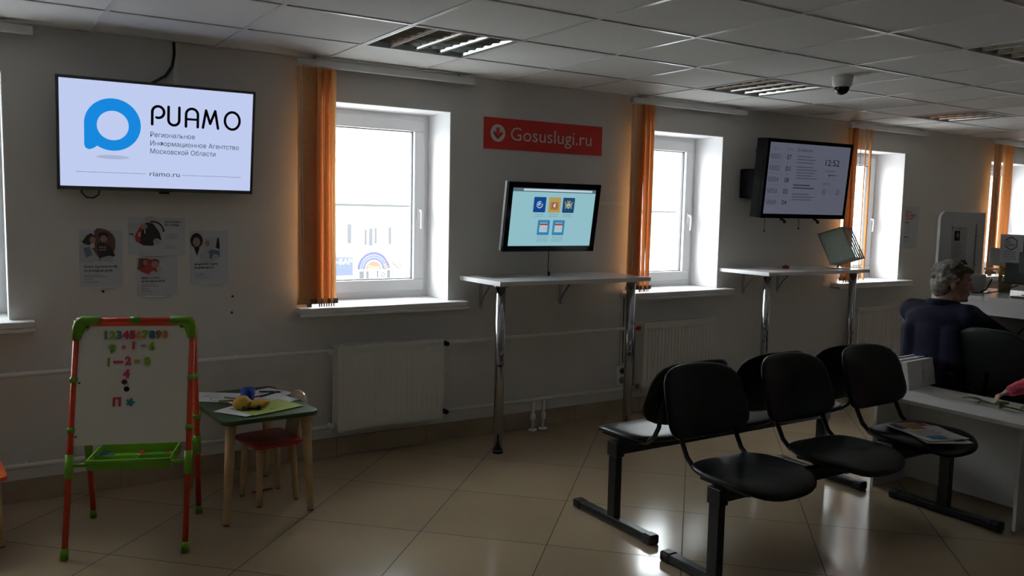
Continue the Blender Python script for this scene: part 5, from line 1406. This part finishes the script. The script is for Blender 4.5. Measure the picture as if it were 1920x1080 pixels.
# dark handbag on the chair
t = thing('handbag', (5.03, -2.34, .48), 'black handbag with a metal clasp on the visitor chair beside the woman', 'bag')
hb_ = MB().ell((5.03, -2.34, .59), (.10, .14, .125)); obj('bag_body', blob(hb_, .01, 2), M_leather, t)
obj('handle', MB().tube([(5.03, -2.42, .70), (5.02, -2.40, .82), (5.01, -2.34, .90), (5.02, -2.28, .82), (5.03, -2.26, .70)], .008, 10), M_leather, t)
obj('clasp', MB().tube([(5.01, -2.395, .84), (5.0, -2.37, .885)], .007, 8), M_chrome, t)

# ------------------------------------------------------------------ child
K0 = thing('person', (4.93, -2.86, 0), 'child in a pink knitted sweater reaching over the low table, only the arm in view', 'person')
kc = Ve((4.93, -2.86, 0)); bm = MB()
kh = Ve((4.87, -2.845, .93)); kf = Ve((-.80, .60, 0)).normalized(); ks = Ve((-kf.y, kf.x, 0)); RK = Matrix((kf, ks, Ve((0, 0, 1)))).transposed()
def Kd(f, s, z): return kh + kf * f + ks * s + Ve((0, 0, z))
bm.ell(Kd(0, 0, .02), (.085, .072, .082), RK); bm.ell(Kd(.022, 0, -.035), (.060, .055, .058), RK); bm.cap(Kd(.078, 0, -.012), Kd(.086, 0, -.022), .006, .009)
bm.ell(Kd(.070, 0, -.048), (.012, .018, .006), RK)
for s in (-1, 1): bm.ell(Kd(0, s * .072, -.01), (.012, .006, .020), RK)
bm.cap(Kd(-.005, 0, -.07), Ve((4.90, -2.85, .80)), .034, .036)
bm.ell((4.91, -2.85, .72), (.075, .095, .10)); bm.ell((4.92, -2.855, .60), (.08, .095, .11)); bm.ell((4.925, -2.86, .50), (.085, .10, .07))
ksr = Ve((4.87, -2.775, .79)); kel = Ve((4.735, -2.645, .705)); kwr = Ve((4.595, -2.485, .600))
ksl = Ve((4.94, -2.93, .775)); kel2 = Ve((4.90, -3.02, .65)); kwr2 = Ve((4.78, -2.99, .60))
bm.cap(ksr, kel, .034, .029); bm.cap(kel, kwr, .027, .019); bm.cap(ksl, kel2, .034, .029); bm.cap(kel2, kwr2, .027, .019)
hand(bm, kwr, (-.75, .55, -.42), (-.15, .25, .95), 0, sc=.62, curl=.75, thumb=1); hand(bm, kwr2, (-1, 0, -.1), (0, 0, 1), 0, sc=.6, curl=.5, thumb=1)
for s in (-1, 1):
    k_ = kc + Ve((.0, s * .05, .26)); a_ = kc + Ve((.005, s * .055, .05)); bm.cap(kc + Ve((0, s * .048, .48)), k_, .052, .040); bm.cap(k_, a_, .038, .026); bm.cap(a_ + Ve((.01, 0, -.025)), a_ + Ve((-.08, .02, -.03)), .024, .020)
obj('body', blob(bm, .0042, 2), mat('child_skin', (.58, .36, .27), .5, noise=.05, nscale=30), K0)
sw_m = MB(); sw_m.ell((4.91, -2.85, .72), (.090, .110, .11)); sw_m.ell((4.92, -2.855, .60), (.095, .11, .13)); sw_m.cap(ksr, ksl, .045)
cuff = kel + (kwr - kel) * .90
sw_m.cap(ksr, kel, .058, .054); sw_m.cap(kel, cuff, .054, .032)
for k in range(4): pp_ = kel + (kwr - kel) * (.15 + .2 * k); sw_m.ell(pp_, (.051 - .0045 * k,) * 3)
sw_m.cap(ksl, kel2, .050, .043); sw_m.cap(kel2, kel2 + (kwr2 - kel2) * .9, .042, .030)
obj('sweater', blob(sw_m, .005, 3), mat('pink_knit', (.80, .10, .17), .85, noise=.12, nscale=60, bump=.6, bscale=150), K0)
tm_ = MB(); tm_.ell(kc + Ve((0, 0, .48)), (.095, .11, .08))
for s in (-1, 1): k_ = kc + Ve((.0, s * .05, .26)); a_ = kc + Ve((.005, s * .055, .07)); tm_.cap(kc + Ve((0, s * .048, .47)), k_, .060, .048); tm_.cap(k_, a_, .046, .038)
obj('trousers', blob(tm_, .006, 2), mat('blue_child_trousers', (.05, .07, .16), .8), K0)
hm = MB(); hm.ell(Kd(-.012, 0, .032), (.088, .080, .082), RK); hm.ell(Kd(-.045, 0, -.01), (.055, .072, .07), RK)
obj('hair', blob(hm, .006, 2), mat('child_hair', (.16, .09, .05), .6, noise=.3, nscale=60), K0)
for s in (-1, 1): obj('eye', MB().ell(Kd(.073, s * .026, .0), (.008, .010, .008), RK).ell(Kd(.079, s * .026, 0), (.0035, .005, .005), RK, mi=1), [mat('eye_white', (0, 0, 0)), M_ink], K0)
sm_ = MB()
for s in (-1, 1): a_ = kc + Ve((.005, s * .055, .028)); sm_.cap(a_ + Ve((.01, 0, .002)), a_ + Ve((-.085, .02, 0)), .030, .026)
obj('shoes', blob(sm_, .005, 2), M_black, K0)
